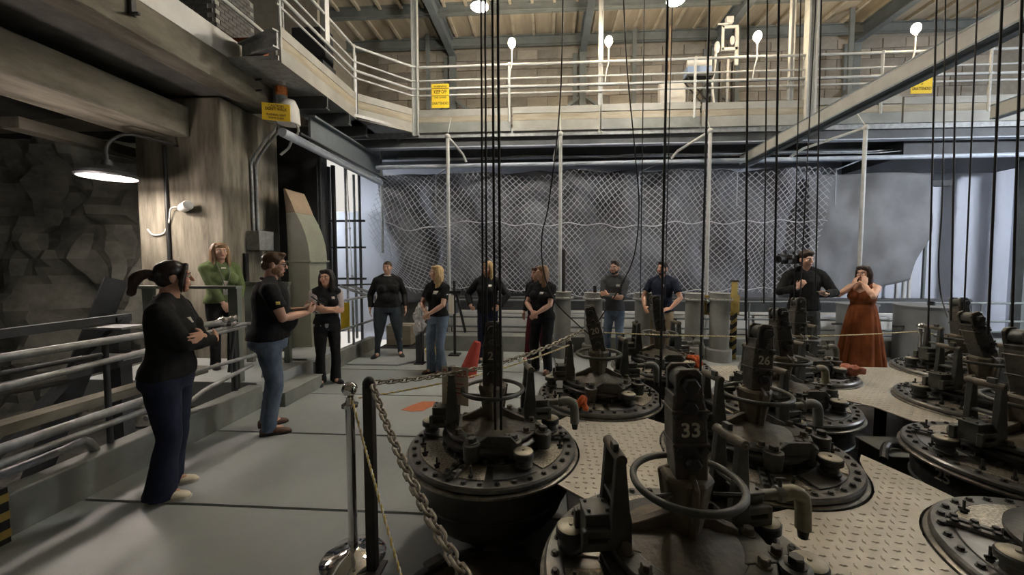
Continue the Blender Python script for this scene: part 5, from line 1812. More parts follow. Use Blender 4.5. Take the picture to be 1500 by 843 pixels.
# 10 bearded man
c = person('bearded man in a charcoal zip pullover and jeans with folded arms', (1.16, 6.55, 0), (-0.45, -0.9), 1.71, gender='m', w=0.93, d=0.95, skin='skin_b', hair='quiff', hair_m='h_dark', head_yaw=-8, head_pitch=2, beard='h_dark',
           feet=((0.11, 0, 12), (-0.11, 0, -14)), top='long', top_m='c_grey', hem=0.88, bottom='straight', bottom_m='c_jean_blue', shoe_m='shoe_black', **FOLD)
chest_patch(c, 0.085, 1.31, 0.06, 0.045, 'chest_logo', 'c_light')
mb = MB()
mb.tube([(0.066 * math.cos(2 * PI * i / 24), 0.016 + 0.064 * math.sin(2 * PI * i / 24), 1.48 + 0.012 * math.sin(2 * PI * i / 24)) for i in range(24)], 0.016, 8, closed=True)
c['solid'](mb, 'stand_collar', 'c_grey')

# 11 man in navy polo
c = person('dark haired man in a navy polo shirt and khaki trousers behind the rear tank', (1.96, 6.58, 0), (-0.62, -0.8), 1.70, gender='m', w=1.08, d=1.1, belly=0.4, skin='skin_b', hair='short', hair_m='h_black', head_yaw=-10, beard='h_dark',
           feet=((0.12, 0, 10), (-0.12, 0, -10)), wrists=((0.22, -0.20, 0.96), (-0.22, -0.2, 0.94)), hdirs=((-0.7, -0.6, -0.2), (0.5, -0.6, -0.4)), hnorm=((0, 0.6, -1), (0.3, 1, 0)),
           poles=((1, 0.7, 0.1), (-1, 0.7, 0.1)), top='polo', top_m='c_navy', hem=0.86, bottom='straight', bottom_m='c_khaki', shoe_m='shoe_brown')
chest_patch(c, 0.06, 1.32, 0.03, 0.05, 'chest_logo', 'c_light')

# 12 cameraman
cl_ = (4.02, 6.2, 0)
cf = (-0.25, -0.97)
c = person('cameraman in a black hooded top with a video camera on his shoulder', cl_, cf, 1.86, gender='m', w=1.08, d=1.05, skin='skin_a', hair='messy', hair_m='h_dark', head_yaw=24, head_pitch=8,
           feet=((0.13, 0, 12), (-0.13, 0, -12)), wrists=((0.14, -0.30, 1.13), (-0.17, -0.27, 1.21)), hdirs=((-0.6, -0.75, 0.1), (0.35, -0.35, 0.8)), hnorm=((0, 0, 1), (0.6, 0.8, 0)),
           poles=((1, 0.5, -0.5), (-1, 0.3, -0.9)), curl=(0.4, 0.8), top='jacket', top_m='c_black2', hem=0.88, bottom='straight', bottom_m='c_slate', shoe_m='shoe_black')
cw = Matrix.Translation(cl_) @ Matrix.Rotation(math.atan2(cf[0], -cf[1]), 4, 'Z')
t = thing('video_camera', 'black shoulder video camera resting on the shoulder of the cameraman', 'camera', (0, 0, 0))
t.matrix_world = cw @ Matrix.Translation((-0.23, -0.04, 1.68)) @ Matrix.Rotation(R(-48), 4, 'Z')
MB().box((0, 0.02, 0.06), (0.11, 0.30, 0.14)).build('camera_body', 'black', t, bevel=0.01)
MB().cyl((0, -0.13, 0.06), (0, -0.25, 0.06), 0.045, 0.05, 16).lathe([(0.055, -0.02), (0.06, 0.03), (0.05, 0.03), (0.045, -0.02), (0.055, -0.02)], (0, -0.26, 0.06), 16, rot=Matrix.Rotation(PI / 2, 3, 'X')).build('lens', 'black', t)
MB().bar((0, -0.1, 0.19), (0, 0.1, 0.19), 0.03, 0.025).bar((0, -0.09, 0.12), (0, -0.1, 0.19), 0.025, 0.025).bar((0, 0.09, 0.12), (0, 0.1, 0.19), 0.025, 0.025).build('top_handle', 'black', t, bevel=0.004)
MB().cyl((-0.07, -0.16, 0.13), (-0.07, 0.04, 0.13), 0.02, n=10).build('microphone', 'steel_dark', t)
MB().box((0.07, -0.07, 0.10), (0.07, 0.1, 0.06)).build('viewfinder', 'black', t, bevel=0.006)
MB().box((0, 0.2, 0.05), (0.09, 0.07, 0.11)).build('battery', 'steel_dark', t, bevel=0.005)
ph = MB().box((0, 0, 0), (0.075, 0.15, 0.012), rot=(R(15), 0, R(30))).build('phone', 'black', None, bevel=0.003)
ph.matrix_world = cw @ Matrix.Translation((0.07, -0.44, 1.25))
tag(ph, 'dark phone in the hand of the cameraman', 'phone')

# 13 woman in the orange dress
ol = (4.92, 6.25, 0)
c = person('woman in a long rust orange sleeveless dress with her hands on her cheeks', ol, (-0.86, -0.5), 1.63, w=1.12, d=1.08, hip=1.05, bust=1.12, skin='skin_a', hair='long', hair_m='h_dark', head_yaw=-6, head_pitch=5,
           feet=((0.09, 0, 10), (-0.09, 0, -10)), wrists=((0.075, -0.15, 1.425), (-0.075, -0.15, 1.41)), hdirs=((-0.12, 0.35, 1), (0.12, 0.35, 1)), hnorm=((-0.5, 0.9, 0), (0.5, 0.9, 0)),
           poles=((0.55, -0.9, -0.8), (-0.55, -0.9, -0.8)), curl=(0.2, 0.2), top='none', bottom='dress', shoe_m='shoe_brown')
mb = MB()
torso(mb, c['P'], 0.014, 0.98, 1.29)
bod = c['part'](mb, 'dress_bodice', 'c_orange', 0.0095, 3, 0.004)
mb = MB()
for sx in (-1, 1):
    mb.tube(smooth_path([(sx * 0.09, -0.13, 1.28), (sx * 0.115, -0.08, 1.38), (sx * 0.11, 0.02, 1.445), (sx * 0.10, 0.10, 1.36), (sx * 0.09, 0.12, 1.28)], 4), 0.016, 8)
c['solid'](mb, 'dress_strap', 'c_orange', bod)
mb = MB()
n = 96
rings = []
for i in range(15):
    q = i / 14
    z = 1.10 - q * 1.02
    rx = 0.165 + 0.155 * q ** 0.75
    ry = 0.13 + 0.145 * q ** 0.75
    for k in range(n):
        a = 2 * PI * k / n
        pl = 1 + (0.075 * q + 0.012) * math.sin(a * 13 + 2.2 * math.sin(a * 3) + q * 1.2)
        mb.v.append((rx * pl * math.cos(a), 0.005 + ry * pl * math.sin(a), z))
for i in range(14):
    for k in range(n):
        k2 = (k + 1) % n
        mb.f.append((i * n + k, i * n + k2, (i + 1) * n + k2, (i + 1) * n + k))
sk = c['solid'](mb, 'dress_skirt', 'c_orange')
sd = sk.modifiers.new('thick', 'SOLIDIFY')
sd.thickness = 0.006
mb = MB()
limb(mb, [c['HT'] @ Vector(p) for p in ((0.0, 0.10, -0.02), (0.01, 0.13, -0.12), (0.0, 0.13, -0.24), (-0.01, 0.12, -0.32))], [0.05, 0.06, 0.05, 0.025], 12)
c['part'](mb, 'hair_length', 'h_dark', 0.009, 2, 0.004, ffreq=26)

# ================================================================== SMALLER THINGS
def lump(name, m, loc, size, label, cat, seed=0, floor=True, squash=1.0, parent=None, vox=0.008, fold=0.018, tall=None):
    mb = MB()
    rr_ = random.Random(seed)
    for k in range(7):
        mb.ball((rr_.uniform(-0.3, 0.3) * size[0], rr_.uniform(-0.3, 0.3) * size[1], rr_.uniform(0.1, 0.75) * size[2]),
                (size[0] * rr_.uniform(0.2, 0.36), size[1] * rr_.uniform(0.2, 0.36), size[2] * rr_.uniform(0.16, 0.3)), 12, 8)
    if tall:
        for p in tall:
            mb.ball(p[:3], p[3:6], 12, 8)
    me = remesh(mb, vox, 2, fold, 22, seed, floor_z=0.001 if floor else None)
    o_ = bpy.data.objects.new(name, me)
    me.materials.append(M[m])
    COL.objects.link(o_)
    o_.location = loc
    return tag(o_, label, cat)


# ---- posts, chains, ropes
t = thing('chrome_stanchion', 'chrome barrier stanchion with ball top on a round base in front', 'stanchion', (-1.10, 2.05, 0))
MB().lathe([(0, 0), (0.175, 0), (0.178, 0.008), (0.165, 0.018), (0.09, 0.036), (0.045, 0.05), (0.03, 0.06), (0, 0.06)], n=48).build('base', 'chrome', t, angle=60)
MB().cyl((0, 0, 0.05), (0, 0, 0.90), 0.025, n=24).build('tube', 'chrome', t)
MB().lathe([(0.025, 0.88), (0.045, 0.885), (0.045, 0.90), (0.028, 0.905), (0.02, 0.93), (0.022, 0.945), (0, 0.945)], n=24).build('collar', 'chrome', t)
MB().ball((0, 0, 0.985), 0.043, 24, 16).build('ball_top', 'chrome', t)
t = thing('chrome_stanchion', 'small chrome stanchion at the rear right, seen above a tank lid', 'stanchion', (4.62, 4.98, 0))
MB().lathe([(0, 0), (0.15, 0), (0.14, 0.02), (0.03, 0.05), (0, 0.05)], n=24).build('base', 'chrome', t)
MB().cyl((0, 0, 0.05), (0, 0, 0.86), 0.022, n=16).build('tube', 'chrome', t)
MB().lathe([(0.02, 0.82), (0.04, 0.825), (0.04, 0.84), (0.02, 0.86), (0, 0.86)], n=16).build('collar', 'chrome', t)
MB().ball((0, 0, 0.905), 0.045, 16, 10).build('ball_top', 'chrome', t)
t = thing('chain_post', 'dark square post holding the end of the chain beside the chrome stanchion', 'post', (-0.95, 1.97, 0))
MB().box((0, 0, 0.52), (0.052, 0.052, 1.04)).build('shaft', 'black_post', t, bevel=0.004)
MB().box((0, 0, 0.006), (0.12, 0.12, 0.012)).build('foot', 'black_post', t)
MB().ball((0, 0, 1.045), (0.034, 0.034, 0.04), 12, 8).build('cap', 'black_post', t)
MB().tube([(0.03 + 0.02 * math.cos(2 * PI * i / 12), 0, 1.0 + 0.02 * math.sin(2 * PI * i / 12)) for i in range(12)], 0.005, 6, closed=True).build('eye_ring', 'chain', t)


def chain(label, pts, link=0.05, w=0.026, r_=0.0048):
    ring = []
    h = link / 2 + 0.004
    for i in range(14):
        a = 2 * PI * i / 14
        ring.append((math.cos(a) * w / 2, (h - w / 2) * (1 if math.sin(a) > 0 else -1) + math.sin(a) * w / 2, 0))
    lm = MB().tube(ring, r_, 6, closed=True).mesh('link', 'chain', 80)
    t_ = thing('barrier_chain', label, 'chain', pts[0])
    o_ = Vector(pts[0])
    # resample
    acc, out = 0.0, []
    step = link * 0.80
    for a, b in zip(pts[:-1], pts[1:]):
        L_ = (b - a).length
        while acc <= L_:
            out.append((a.lerp(b, acc / L_), (b - a).normalized()))
            acc += step
        acc -= L_
    for k, (p, d) in enumerate(out):
        q = d.to_track_quat('Y', 'Z').to_matrix() @ Matrix.Rotation(R(45 + 90 * (k % 2)), 3, 'Y')
        inst(lm, 'link', t_, p - o_, q.to_euler())
    return t_


chain('rusty steel chain from the dark post to tank 20', catenary((-0.91, 1.98, 1.05), (0.33, 3.30, 1.12), 0.085, 40))
chain('rusty steel chain running from the dark post toward the bottom edge', catenary((-0.92, 1.95, 1.05), (-0.06, 0.72, 0.92), 0.09, 40), link=0.056, w=0.031, r_=0.0056)


def twisted(label, pts, r_=0.006, turns=26):
    t_ = thing('barrier_rope', label, 'rope', pts[0])
    o_ = Vector(pts[0])
    tot = sum((b - a).length for a, b in zip(pts[:-1], pts[1:]))
    n = int(tot / 0.012)
    P_ = []
    seg = [0.0]
    for a, b in zip(pts[:-1], pts[1:]):
        seg.append(seg[-1] + (b - a).length)
    j = 0
    for i in range(n + 1):
        q = tot * i / n
        while j < len(seg) - 2 and q > seg[j + 1]:
            j += 1
        P_.append(pts[j].lerp(pts[j + 1], (q - seg[j]) / max(1e-9, seg[j + 1] - seg[j])))
    for ph, m in ((0, 'rope_y'), (PI, 'rope_w')):
        S_ = []
        for i, p in enumerate(P_):
            d = (P_[min(i + 1, n)] - P_[max(i - 1, 0)]).normalized()
            u = d.cross(Vector((0.3, 0.2, 1))).normalized()
            v = d.cross(u)
            a = ph + tot * i / n * turns * 2 * PI / 1.0
            S_.append(p - o_ + (u * math.cos(a) + v * math.sin(a)) * r_ * 0.55)
        MB().tube(S_, r_ * 0.72, 6).build('strand', m, t_, angle=80)
    return t_


twisted('yellow and white twisted rope from the chrome stanchion to tank 20', catenary((-1.06, 2.07, 0.93), (0.20, 3.28, 0.985), 0.05, 20), turns=20)
twisted('yellow and white twisted rope from the chrome stanchion down to the bottom edge', catenary((-1.07, 2.02, 0.93), (-0.575, 1.48, 0.33), 0.01, 16), turns=20)
twisted('thin yellow rope stretched from tank 20 to the rear chrome stanchion', catenary((0.52, 3.42, 1.07), (4.60, 4.98, 0.845), 0.05, 30), r_=0.0055, turns=16)
twisted('thin yellow rope running right from the rear chrome stanchion', catenary((4.65, 4.98, 0.845), (5.8, 4.2, 0.72), 0.06, 12), r_=0.005, turns=16)
t = thing('paper_notice', 'white paper notice with red heading hanging on the chain behind the left tank', 'notice', (-0.585, 2.40, 0.90), R(-12))
MB().box((0, 0, 0), (0.185, 0.003, 0.25)).build('sheet', 'paper', t)
text('DANGER', 0.062, 'heading', 'print_red', t, (0, -0.0022, 0.08), (PI / 2, 0, 0), 0.0004, sx=0.68)
for z in (0.015, -0.015, -0.045):
    MB().box((0, -0.002, z), (0.12, 0.001, 0.008)).build('print_line', 'print_red', t)

# ---- cloths
lump('orange_cloth', 'orange', (0.285, 2.94, LID + 0.012), (0.09, 0.07, 0.13), 'orange cloth lying upright on the front edge of tank 20', 'cloth', 3)
lump('orange_cloth', 'orange', (1.62, 4.22, LID + 0.012), (0.16, 0.12, 0.14), 'bright orange cloth on the lid of the rear tank below the navy polo man', 'cloth', 5)
lump('rust_cloth', 'rust_cloth', (3.06, 4.0, LID + 0.012), (0.22, 0.16, 0.15), 'rust coloured cloth bundle on the lid edge before the orange dress', 'cloth', 9)
t = MB()
t.tube(smooth_path([(0.02, 0, 0.52), (-0.02, 0, 0.40), (-0.08, 0, 0.2), (-0.14, 0.02, 0.02)], 5), [0.05 + 0.006 * i for i in range(16)], 14)
o = t.build('red_bag', 'red', None, (-1.03, 5.55, 0.0))
tag(o, 'red cloth bag standing on the floor behind the left tank arm', 'bag')
# orange paint patch on the floor
pts = [(-1.42, 4.23), (-1.30, 4.18), (-1.25, 4.22), (-1.12, 4.24), (-1.18, 4.40), (-1.22, 4.52), (-1.34, 4.50), (-1.38, 4.38)]
pts = [(-1.66, 4.22), (-1.52, 4.17), (-1.40, 4.20), (-1.36, 4.30), (-1.28, 4.42), (-1.34, 4.50), (-1.50, 4.49), (-1.58, 4.38)]
o = MB().prism(pts, 0.0, 0.0015).build('floor_marking', 'orange_paint', None, (0, 0, 0))
tag(o, 'orange painted patch on the grey floor behind the chrome stanchion', 'marking')

# ---- hanging cables
def at(u, v, y):
    """world point seen at photo pixel (u, v) on the vertical plane at depth y"""
    p_, w_ = PITCH, YAW
    fw = Vector((-math.sin(w_) * math.cos(p_), math.cos(w_) * math.cos(p_), -math.sin(p_)))
    rt = Vector((math.cos(w_), math.sin(w_), 0))
    up = Vector((-math.sin(w_) * math.sin(p_), math.cos(w_) * math.sin(p_), math.cos(p_)))
    d = fw + rt * ((u - 765) / 560) + up * ((413 - v) / 560)
    return Vector((0, 0, 1.7)) + d * (y / d.y)


CEIL = 7.3
def rope(label, x, y, z0, r_=0.008, dx=0.0, pts=None):
    if pts is None:
        pts = [Vector((x + dx, y, CEIL)), Vector((x, y, z0))]
    o_ = MB().tube(pts, r_ * 0.8, 8).build('hanging_cable', 'cable')
    return tag(o_, label, 'cable', 'cables hanging from the roof')


rope('left cable of the twin pair running to the arm of the nearest left tank', -0.405, 2.42, 1.25, 0.008)
rope('right cable of the twin pair running to the arm of the nearest left tank', -0.380, 2.42, 1.25, 0.008)
rope('left cable of the pair ending on the hub of the nearest left tank', -0.300, 2.22, 0.70, 0.009, dx=-0.02)
rope('right cable of the pair ending on the hub of the nearest left tank', -0.265, 2.22, 0.70, 0.010, dx=-0.03)
rope('thick cable ending on the tread plates just left of arm 33', 0.94, 3.16, 0.5, 0.013)
rope('thick cable passing right of arm 33 to the small tread plate', 1.64, 4.12, 0.5, 0.015)
SP = smooth_path
rope('slack thin cable curving down to the arm of tank 20 from the left', 0, 0, 0, pts=SP([at(826, -200, 3.3), at(822, 120, 3.3), at(805, 290, 3.3), at(794, 345, 3.3), at(796, 395, 3.3), at(812, 440, 3.32), at(842, 472, 3.34), at(868, 494, 3.36)]), r_=0.007)
rope('slack thin cable curving down to the arm of tank 20 from the right', 0, 0, 0, pts=SP([at(908, -200, 3.5), at(916, 60, 3.5), at(930, 220, 3.5), at(936, 300, 3.5), at(930, 370, 3.48), at(912, 415, 3.46), at(890, 450, 3.44), at(872, 478, 3.40)]), r_=0.007)
for (u0, u1, v1, y, r_, lab) in ((944, 938, 436, 4.42, 0.007, 'thin cable to the rear tank before the navy polo man, left one'), (985, 974, 436, 4.42, 0.007, 'thin cable to the rear tank before the navy polo man, right one'),
                                 (1096, 1092, 470, 2.45, 0.008, 'cable passing the grey column with the valve down to tank 26'), (1124, 1119, 445, 3.32, 0.007, 'thin cable to the tank behind 26, left one'),
                                 (1141, 1134, 470, 2.45, 0.008, 'cable passing the hazard striped post down to tank 26'), (1173, 1163, 440, 4.26, 0.007, 'thin cable before the cameraman, left one'),
                                 (1195, 1172, 440, 4.26, 0.007, 'leaning thin cable before the cameraman'), (1203, 1194, 455, 3.32, 0.007, 'thin cable right of the cameraman'),
                                 (1372, 1359, 505, 3.4, 0.008, 'cable right of the orange dress ending at the right tank bracket'), (1402, 1393, 470, 3.4, 0.008, 'cable to the leaning arm at the right, left one'),
                                 (1432, 1412, 462, 3.4, 0.007, 'cable to the leaning arm at the right, right one'), (1468, 1447, 490, 2.45, 0.008, 'cable to the arm of the tank numbered 25, left one'), (1497, 1482, 490, 2.45, 0.008, 'cable to the arm of the tank numbered 25, right one')):
    a, b = at(u0, 0, y), at(u1, v1, y)
    d = (a - b).normalized()
    rope(lab, 0, 0, 0, r_, pts=[b + d * ((CEIL - b.z) / d.z), b])
rope('slack thin cable looping beside the right tarp edge', 0, 0, 0, pts=SP([at(1386, -100, 3.9), at(1383, 150, 3.9), at(1380, 300, 3.9), at(1375, 380, 3.9), at(1378, 430, 3.85), at(1388, 465, 3.7)]), r_=0.007)
rope('slack cable hanging in front of the grey column to tank 26', 0, 0, 0, pts=SP([at(1095, 380, 2.47), at(1093, 480, 2.47), at(1096, 515, 2.47), at(1106, 535, 2.45)]), r_=0.006)
# lanyards of the net at the left
for (u0, v0, u1, v1, lab) in ((501, 118, 516, 405, 'thin pale cord hanging at the left end of the net'),):
    a, b = at(u0, v0, 7.6), at(u1, v1, 7.6)
    o = MB().tube([a, b], 0.009, 6).ball(b, 0.03, 8, 6).ball(a.lerp(b, 0.75), 0.028, 8, 6).build('safety_line', 'pipe_white')
    tag(o, lab, 'cord')

# ---- left: pit railing
t = thing('pit_railing', 'grey pipe railing along the pit on the left, taped near its end', 'railing', (-3.42, 1.8, 0.27))
o_ = Vector((-3.42, 1.8, 0.27))
def PR(name, pts, r_, m='galv', par=None, n=10):
    return MB().tube([Vector(p) - o_ for p in pts], r_, n).build(name, m, par or t, angle=60)
PR('rail', [(-3.42, 0.3, 1.10), (-3.42, 2.0, 1.10), (-3.42, 3.95, 1.06)], 0.03)
PR('rail', [(-3.42, 0.3, 0.90), (-3.42, 2.2, 0.91), (-3.42, 4.12, 0.97)], 0.024)
PR('rail', SP([(-3.42, 3.0, 0.36), (-3.42, 3.4, 0.36), (-3.42, 3.62, 0.42), (-3.42, 4.2, 0.5)]), 0.022)
PR('gate_end', SP([(-3.42, 3.6, 0.985), (-3.40, 4.1, 1.0), (-3.38, 4.28, 0.94), (-3.37, 4.32, 0.8), (-3.37, 4.32, 0.45), (-3.37, 4.30, 0.32)]), 0.02)
PR('rail', [(-3.40, 3.2, 0.64), (-3.37, 4.32, 0.62)], 0.02)
PR('kerb_pipe', [(-3.36, 0.3, 0.55), (-3.36, 3.3, 0.54)], 0.034)
PR('kerb_pipe', [(-3.34, 0.3, 0.46), (-3.34, 3.3, 0.46)], 0.024)
PR('kerb_pipe', SP([(-3.40, 0.4, 0.36), (-3.40, 2.3, 0.37), (-3.40, 2.55, 0.38), (-3.42, 2.65, 0.2)]), 0.028)
for y in (0.9, 2.75, 3.98):
    PR('rail_post', [(-3.44, y, 0.27), (-3.44, y, 1.08)], 0.02, 'steel_dark')
PR('strut', [(-3.44, 2.72, 0.98), (-3.44, 1.2, 1.02)], 0.018, 'steel_dark')
PR('strut', [(-3.42, 3.98, 1.0), (-3.44, 3.9, 0.5)], 0.018, 'steel_dark')
tp = lump('tape_wrap', 'tape', (0, 0, 0), (0.14, 0.2, 0.12), '', None, 2, floor=False)
del tp['label']
tp.parent = t
tp.location = Vector((-3.42, 3.86, 1.02)) - o_
# pit frame
t = thing('braced_stand', 'dark steel frame with crossed braces standing in the pit', 'frame', (-4.6, 2.6, -1.2))
o_ = Vector((-4.6, 2.6, -1.2))
def BR(name, a, b, w, h, m):
    return MB().bar(Vector(a) - o_, Vector(b) - o_, w, h).build(name, m, t)
for y in (1.2, 2.7, 3.9):
    BR('post', (-4.7, y, -1.2), (-4.7, y, 1.1), 0.12, 0.12, 'steel_dark')
BR('cross_beam', (-4.7, 0.4, 1.08), (-4.7, 4.0, 1.08), 0.08, 0.08, 'steel_dark')
BR('cross_beam', (-4.6, 0.4, 0.62), (-4.6, 4.0, 0.62), 0.08, 0.10, 'steel_dark')
BR('brace', (-4.65, 1.2, -0.2), (-4.65, 2.7, 1.05), 0.07, 0.07, 'steel_dark')
BR('brace', (-4.65, 2.7, -0.2), (-4.65, 1.2, 1.05), 0.07, 0.07, 'steel_dark')
BR('brace', (-4.65, 2.7, -0.1), (-4.65, 3.9, 1.05), 0.07, 0.07, 'steel_dark')
BR('edge_beam', (-3.95, 0.4, 0.52), (-3.95, 4.1, 0.47), 0.16, 0.08, 'concrete')
BR('stair_stringer', (-5.4, 3.4, -1.1), (-5.0, 4.15, 1.5), 0.05, 0.2, 'steel_dark')
for k in range(2):
    BR('tread', (-4.9, 3.7, 0.7 + 0.32 * k), (-4.3, 3.7, 0.7 + 0.32 * k), 0.22, 0.02, 'galv')
# machinery pipes in the pit
o = MB().tube(SP([(-4.0, 0.6, 0.86), (-3.9, 1.6, 0.86), (-3.85, 2.5, 0.78), (-3.8, 2.75, 0.77)]), 0.04, 10).build('pit_pipe', 'concrete_dark')
tag(o, 'rusty grey pipe lying across the pit behind the rail', 'pipe')
o = MB().tube(SP([(-3.6, 3.2, 0.8), (-3.55, 3.3, 0.7), (-3.58, 3.4, 0.5), (-3.62, 3.42, 0.35), (-3.62, 3.42, -1.2)]), 0.015, 8).build('pit_hose', 'black')
tag(o, 'thin black hose hanging in the pit behind the rail', 'hose')
t = thing('hazard_stub', 'short black and yellow striped post at the left edge of the floor', 'post', (-3.27, 2.02, 0))
MB().box((0, 0, 0.17), (0.05, 0.05, 0.34)).build('post', 'black', t)
for k in range(3):
    MB().box((0, 0, 0.06 + k * 0.11), (0.054, 0.054, 0.05)).build('stripe', 'hazard', t)

# ---- raised platform with step, frames
o = MB().box((-4.45, 4.72, 0.15), (2.2, 1.1, 0.30)).box((-3.75, 5.6, 0.15), (0.7, 0.9, 0.3)).build('raised_platform', 'floor', bevel=0.008)
struct(o, 'grey raised platform around the pillar')
o = MB().box((-3.18, 4.58, 0.08), (0.28, 0.74, 0.16)).box((-3.18, 4.58, 0.168), (0.30, 0.76, 0.016)).build('step', 'curb', bevel=0.006)
struct(o, 'grey step up to the raised platform')
t = thing('metal_frame', 'green grey steel frame in front of the woman in the green jacket', 'frame', (-4.1, 4.2, 0.3))
MB().box((0.50, 0, 0.42), (0.115, 0.07, 1.34)).build('post', 'green_steel', t, bevel=0.004)
MB().box((-0.56, 0, 0.35), (0.13, 0.05, 1.48)).build('post', 'green_steel', t, bevel=0.004)
MB().box((-0.06, 0, 1.105), (1.24, 0.1, 0.035)).build('top_bar', 'green_steel', t, bevel=0.004)
t = thing('metal_frame', 'second green grey steel frame beside the man in the polo', 'frame', (-4.0, 5.05, 0.3))
MB().box((-0.12, 0, 0.55), (0.1, 0.06, 1.1)).build('post', 'green_steel', t, bevel=0.004)
MB().box((0.42, 0, 0.55), (0.08, 0.06, 1.1)).build('post', 'green_steel', t, bevel=0.004)
MB().box((0.15, 0, 1.1), (0.66, 0.07, 0.05)).build('top_bar', 'green_steel', t, bevel=0.004)
MB().box((0.15, 0, 0.45), (0.66, 0.05, 0.12)).build('mid_bar', 'green_steel', t, bevel=0.004)
for k, y in enumerate((5.55, 6.1)):
    o = MB().box((0, 0, 0), (0.04, 0.07, 0.62)).build('wall_strut', 'black', None, (-4.56, y, 1.52))
    tag(o, 'black slotted channel fixed to the pillar beneath the grey box, ' + ('nearer one' if k == 0 else 'farther one'), 'channel', 'black channels on the pillar')
o = MB().box((0, 0, 0), (0.12, 0.012, 0.14)).build('yellow_tag', 'yellow', None, (-4.64, 5.19, 1.72))
tag(o, 'small yellow tag on the pillar behind the green jacket', 'tag')

# ---- lamp and fittings on the pillar
t = thing('gooseneck_lamp', 'glowing industrial lamp on a curved arm left of the pillar', 'lamp', (-5.46, 4.5, 2.77))
MB().lathe([(0, -0.02), (0.27, -0.02), (0.275, 0.0), (0.0, 0.0)], n=36).build('diffuser', 'lamp_glow', t)
MB().lathe([(0.285, -0.02), (0.295, 0.0), (0.26, 0.045), (0.12, 0.085), (0.06, 0.13), (0.045, 0.2), (0, 0.2)], n=36).build('lamp_shade', 'steel_dark', t)
MB().tube(SP([(0, 0, 0.18), (0.0, 0.0, 0.34), (0.04, 0.06, 0.48), (0.14, 0.2, 0.57), (0.24, 0.70, 0.57)]), 0.018, 8).build('arm', 'black', t)
l_ = area('gooseneck_light', (-5.46, 4.5, 2.72), 0.5, 11, (1.0, 0.86, 0.78))
point('gooseneck_glow', (-5.30, 4.0, 2.55), 8, (1.0, 0.84, 0.76), 0.1)
t = thing('spotlight', 'small white spotlight mounted on the pillar with a looping cable', 'lamp', (-5.06, 5.1, 2.47))
rt_ = Euler((0, R(80), R(-25))).to_matrix()
MB().lathe([(0.0, -0.13), (0.04, -0.12), (0.062, -0.05), (0.066, 0.1), (0.06, 0.11), (0, 0.09)], n=20, rot=rt_).build('housing', 'white', t)
MB().tube(SP([(-0.12, 0, 0.0), (-0.26, 0.05, -0.02), (-0.32, 0.07, -0.2), (-0.42, 0.08, -0.36), (-0.58, 0.08, -0.38), (-0.66, 0.08, -0.30)]), 0.010, 6).build('cable', 'white', t)
MB().box((-0.02, 0.06, 0.0), (0.05, 0.08, 0.05)).build('bracket', 'galv', t)
o = MB().cyl((-5.40, 5.17, 1.0), (-5.40, 5.17, 3.35), 0.022, n=8).build('black_conduit', 'black')
tag(o, 'black vertical conduit on the lit face of the pillar', 'conduit')
t = thing('electrical_box', 'grey electrical box on the right face of the pillar', 'box', (-4.58, 5.75, 2.03))
MB().box((0.1, 0, 0), (0.2, 0.3, 0.29)).build('housing', 'galv', t, bevel=0.006)
MB().box((0.206, 0, 0), (0.012, 0.31, 0.30)).build('cover', 'galv', t, bevel=0.004)
MB().tube(SP([(0.03, 0.1, -0.14), (0.03, 0.12, -0.3), (0.06, 0.18, -0.42), (0.03, 0.2, -0.3)]), 0.014, 6).build('cable', 'white', t)
for k, dy in enumerate((0.0, 0.09)):
    o = MB().tube(SP([(-4.55, 5.72 + dy, 2.18), (-4.55, 5.72 + dy, 3.0), (-4.53, 5.72 + dy, 3.28), (-4.26, 5.70 + dy, 3.6), (-4.16, 5.74 + dy, 3.78), (-4.15, 5.75 + dy, 4.2), (-4.15, 5.75 + dy, 4.75)]), 0.02, 8).build('conduit', 'galv')
    tag(o, 'grey conduit bending up the pillar from the grey box, ' + ('left one' if k == 0 else 'right one'), 'conduit', 'conduits on the pillar')
# beacon with warning sign
t = thing('warning_beacon', 'amber warning beacon with grey base mounted above the small yellow sign', 'beacon', (-4.03, 5.72, 4.28))
MB().lathe([(0.075, -0.06), (0.085, -0.05), (0.085, 0.075), (0.07, 0.09), (0, 0.09)], n=8).build('lens', 'amber', t)
MB().lathe([(0.075, 0.09), (0.07, 0.11), (0.04, 0.125), (0, 0.125)], n=16).build('cap', 'white', t)
MB().lathe([(0.08, -0.06), (0.07, -0.1), (0.045, -0.22), (0.04, -0.26), (0, -0.26)], n=16).build('base', 'steel', t)
MB().box((-0.08, 0.02, -0.02), (0.1, 0.06, 0.3)).build('bracket', 'galv', t)
t = thing('warning_horn', 'white bell shaped horn housing behind the small yellow sign', 'horn', (-3.97, 5.78, 3.98))
MB().lathe([(0.0, 0.22), (0.10, 0.2), (0.15, 0.08), (0.16, -0.14), (0.15, -0.16), (0, -0.16)], n=20).build('bell', 'white', t)
MB().tube(SP([(0.12, 0, -0.14), (0.15, 0, -0.28), (0.05, 0, -0.38), (-0.05, 0.05, -0.5), (-0.15, 0, -0.62)]), 0.018, 6).build('cable', 'galv', t)
sign('warning_sign', 'small yellow FLASHING LIGHT sign with dark heading bars under the amber beacon', (-4.0, 5.55, 3.92), 0.37, 0.25,
     [('CAUTION', 0.085, 0.05, 0.9, 'print_brown'), ("DON'T WALK", 0.038, 0.06, 0.75, 'print_brown'), ('FLASHING LIGHT', -0.045, 0.046, 0.72, 'print_brown'), ('STAND CLEAR', -0.09, 0.036, 0.85, 'print_brown')], rz=R(20), tilt=0)
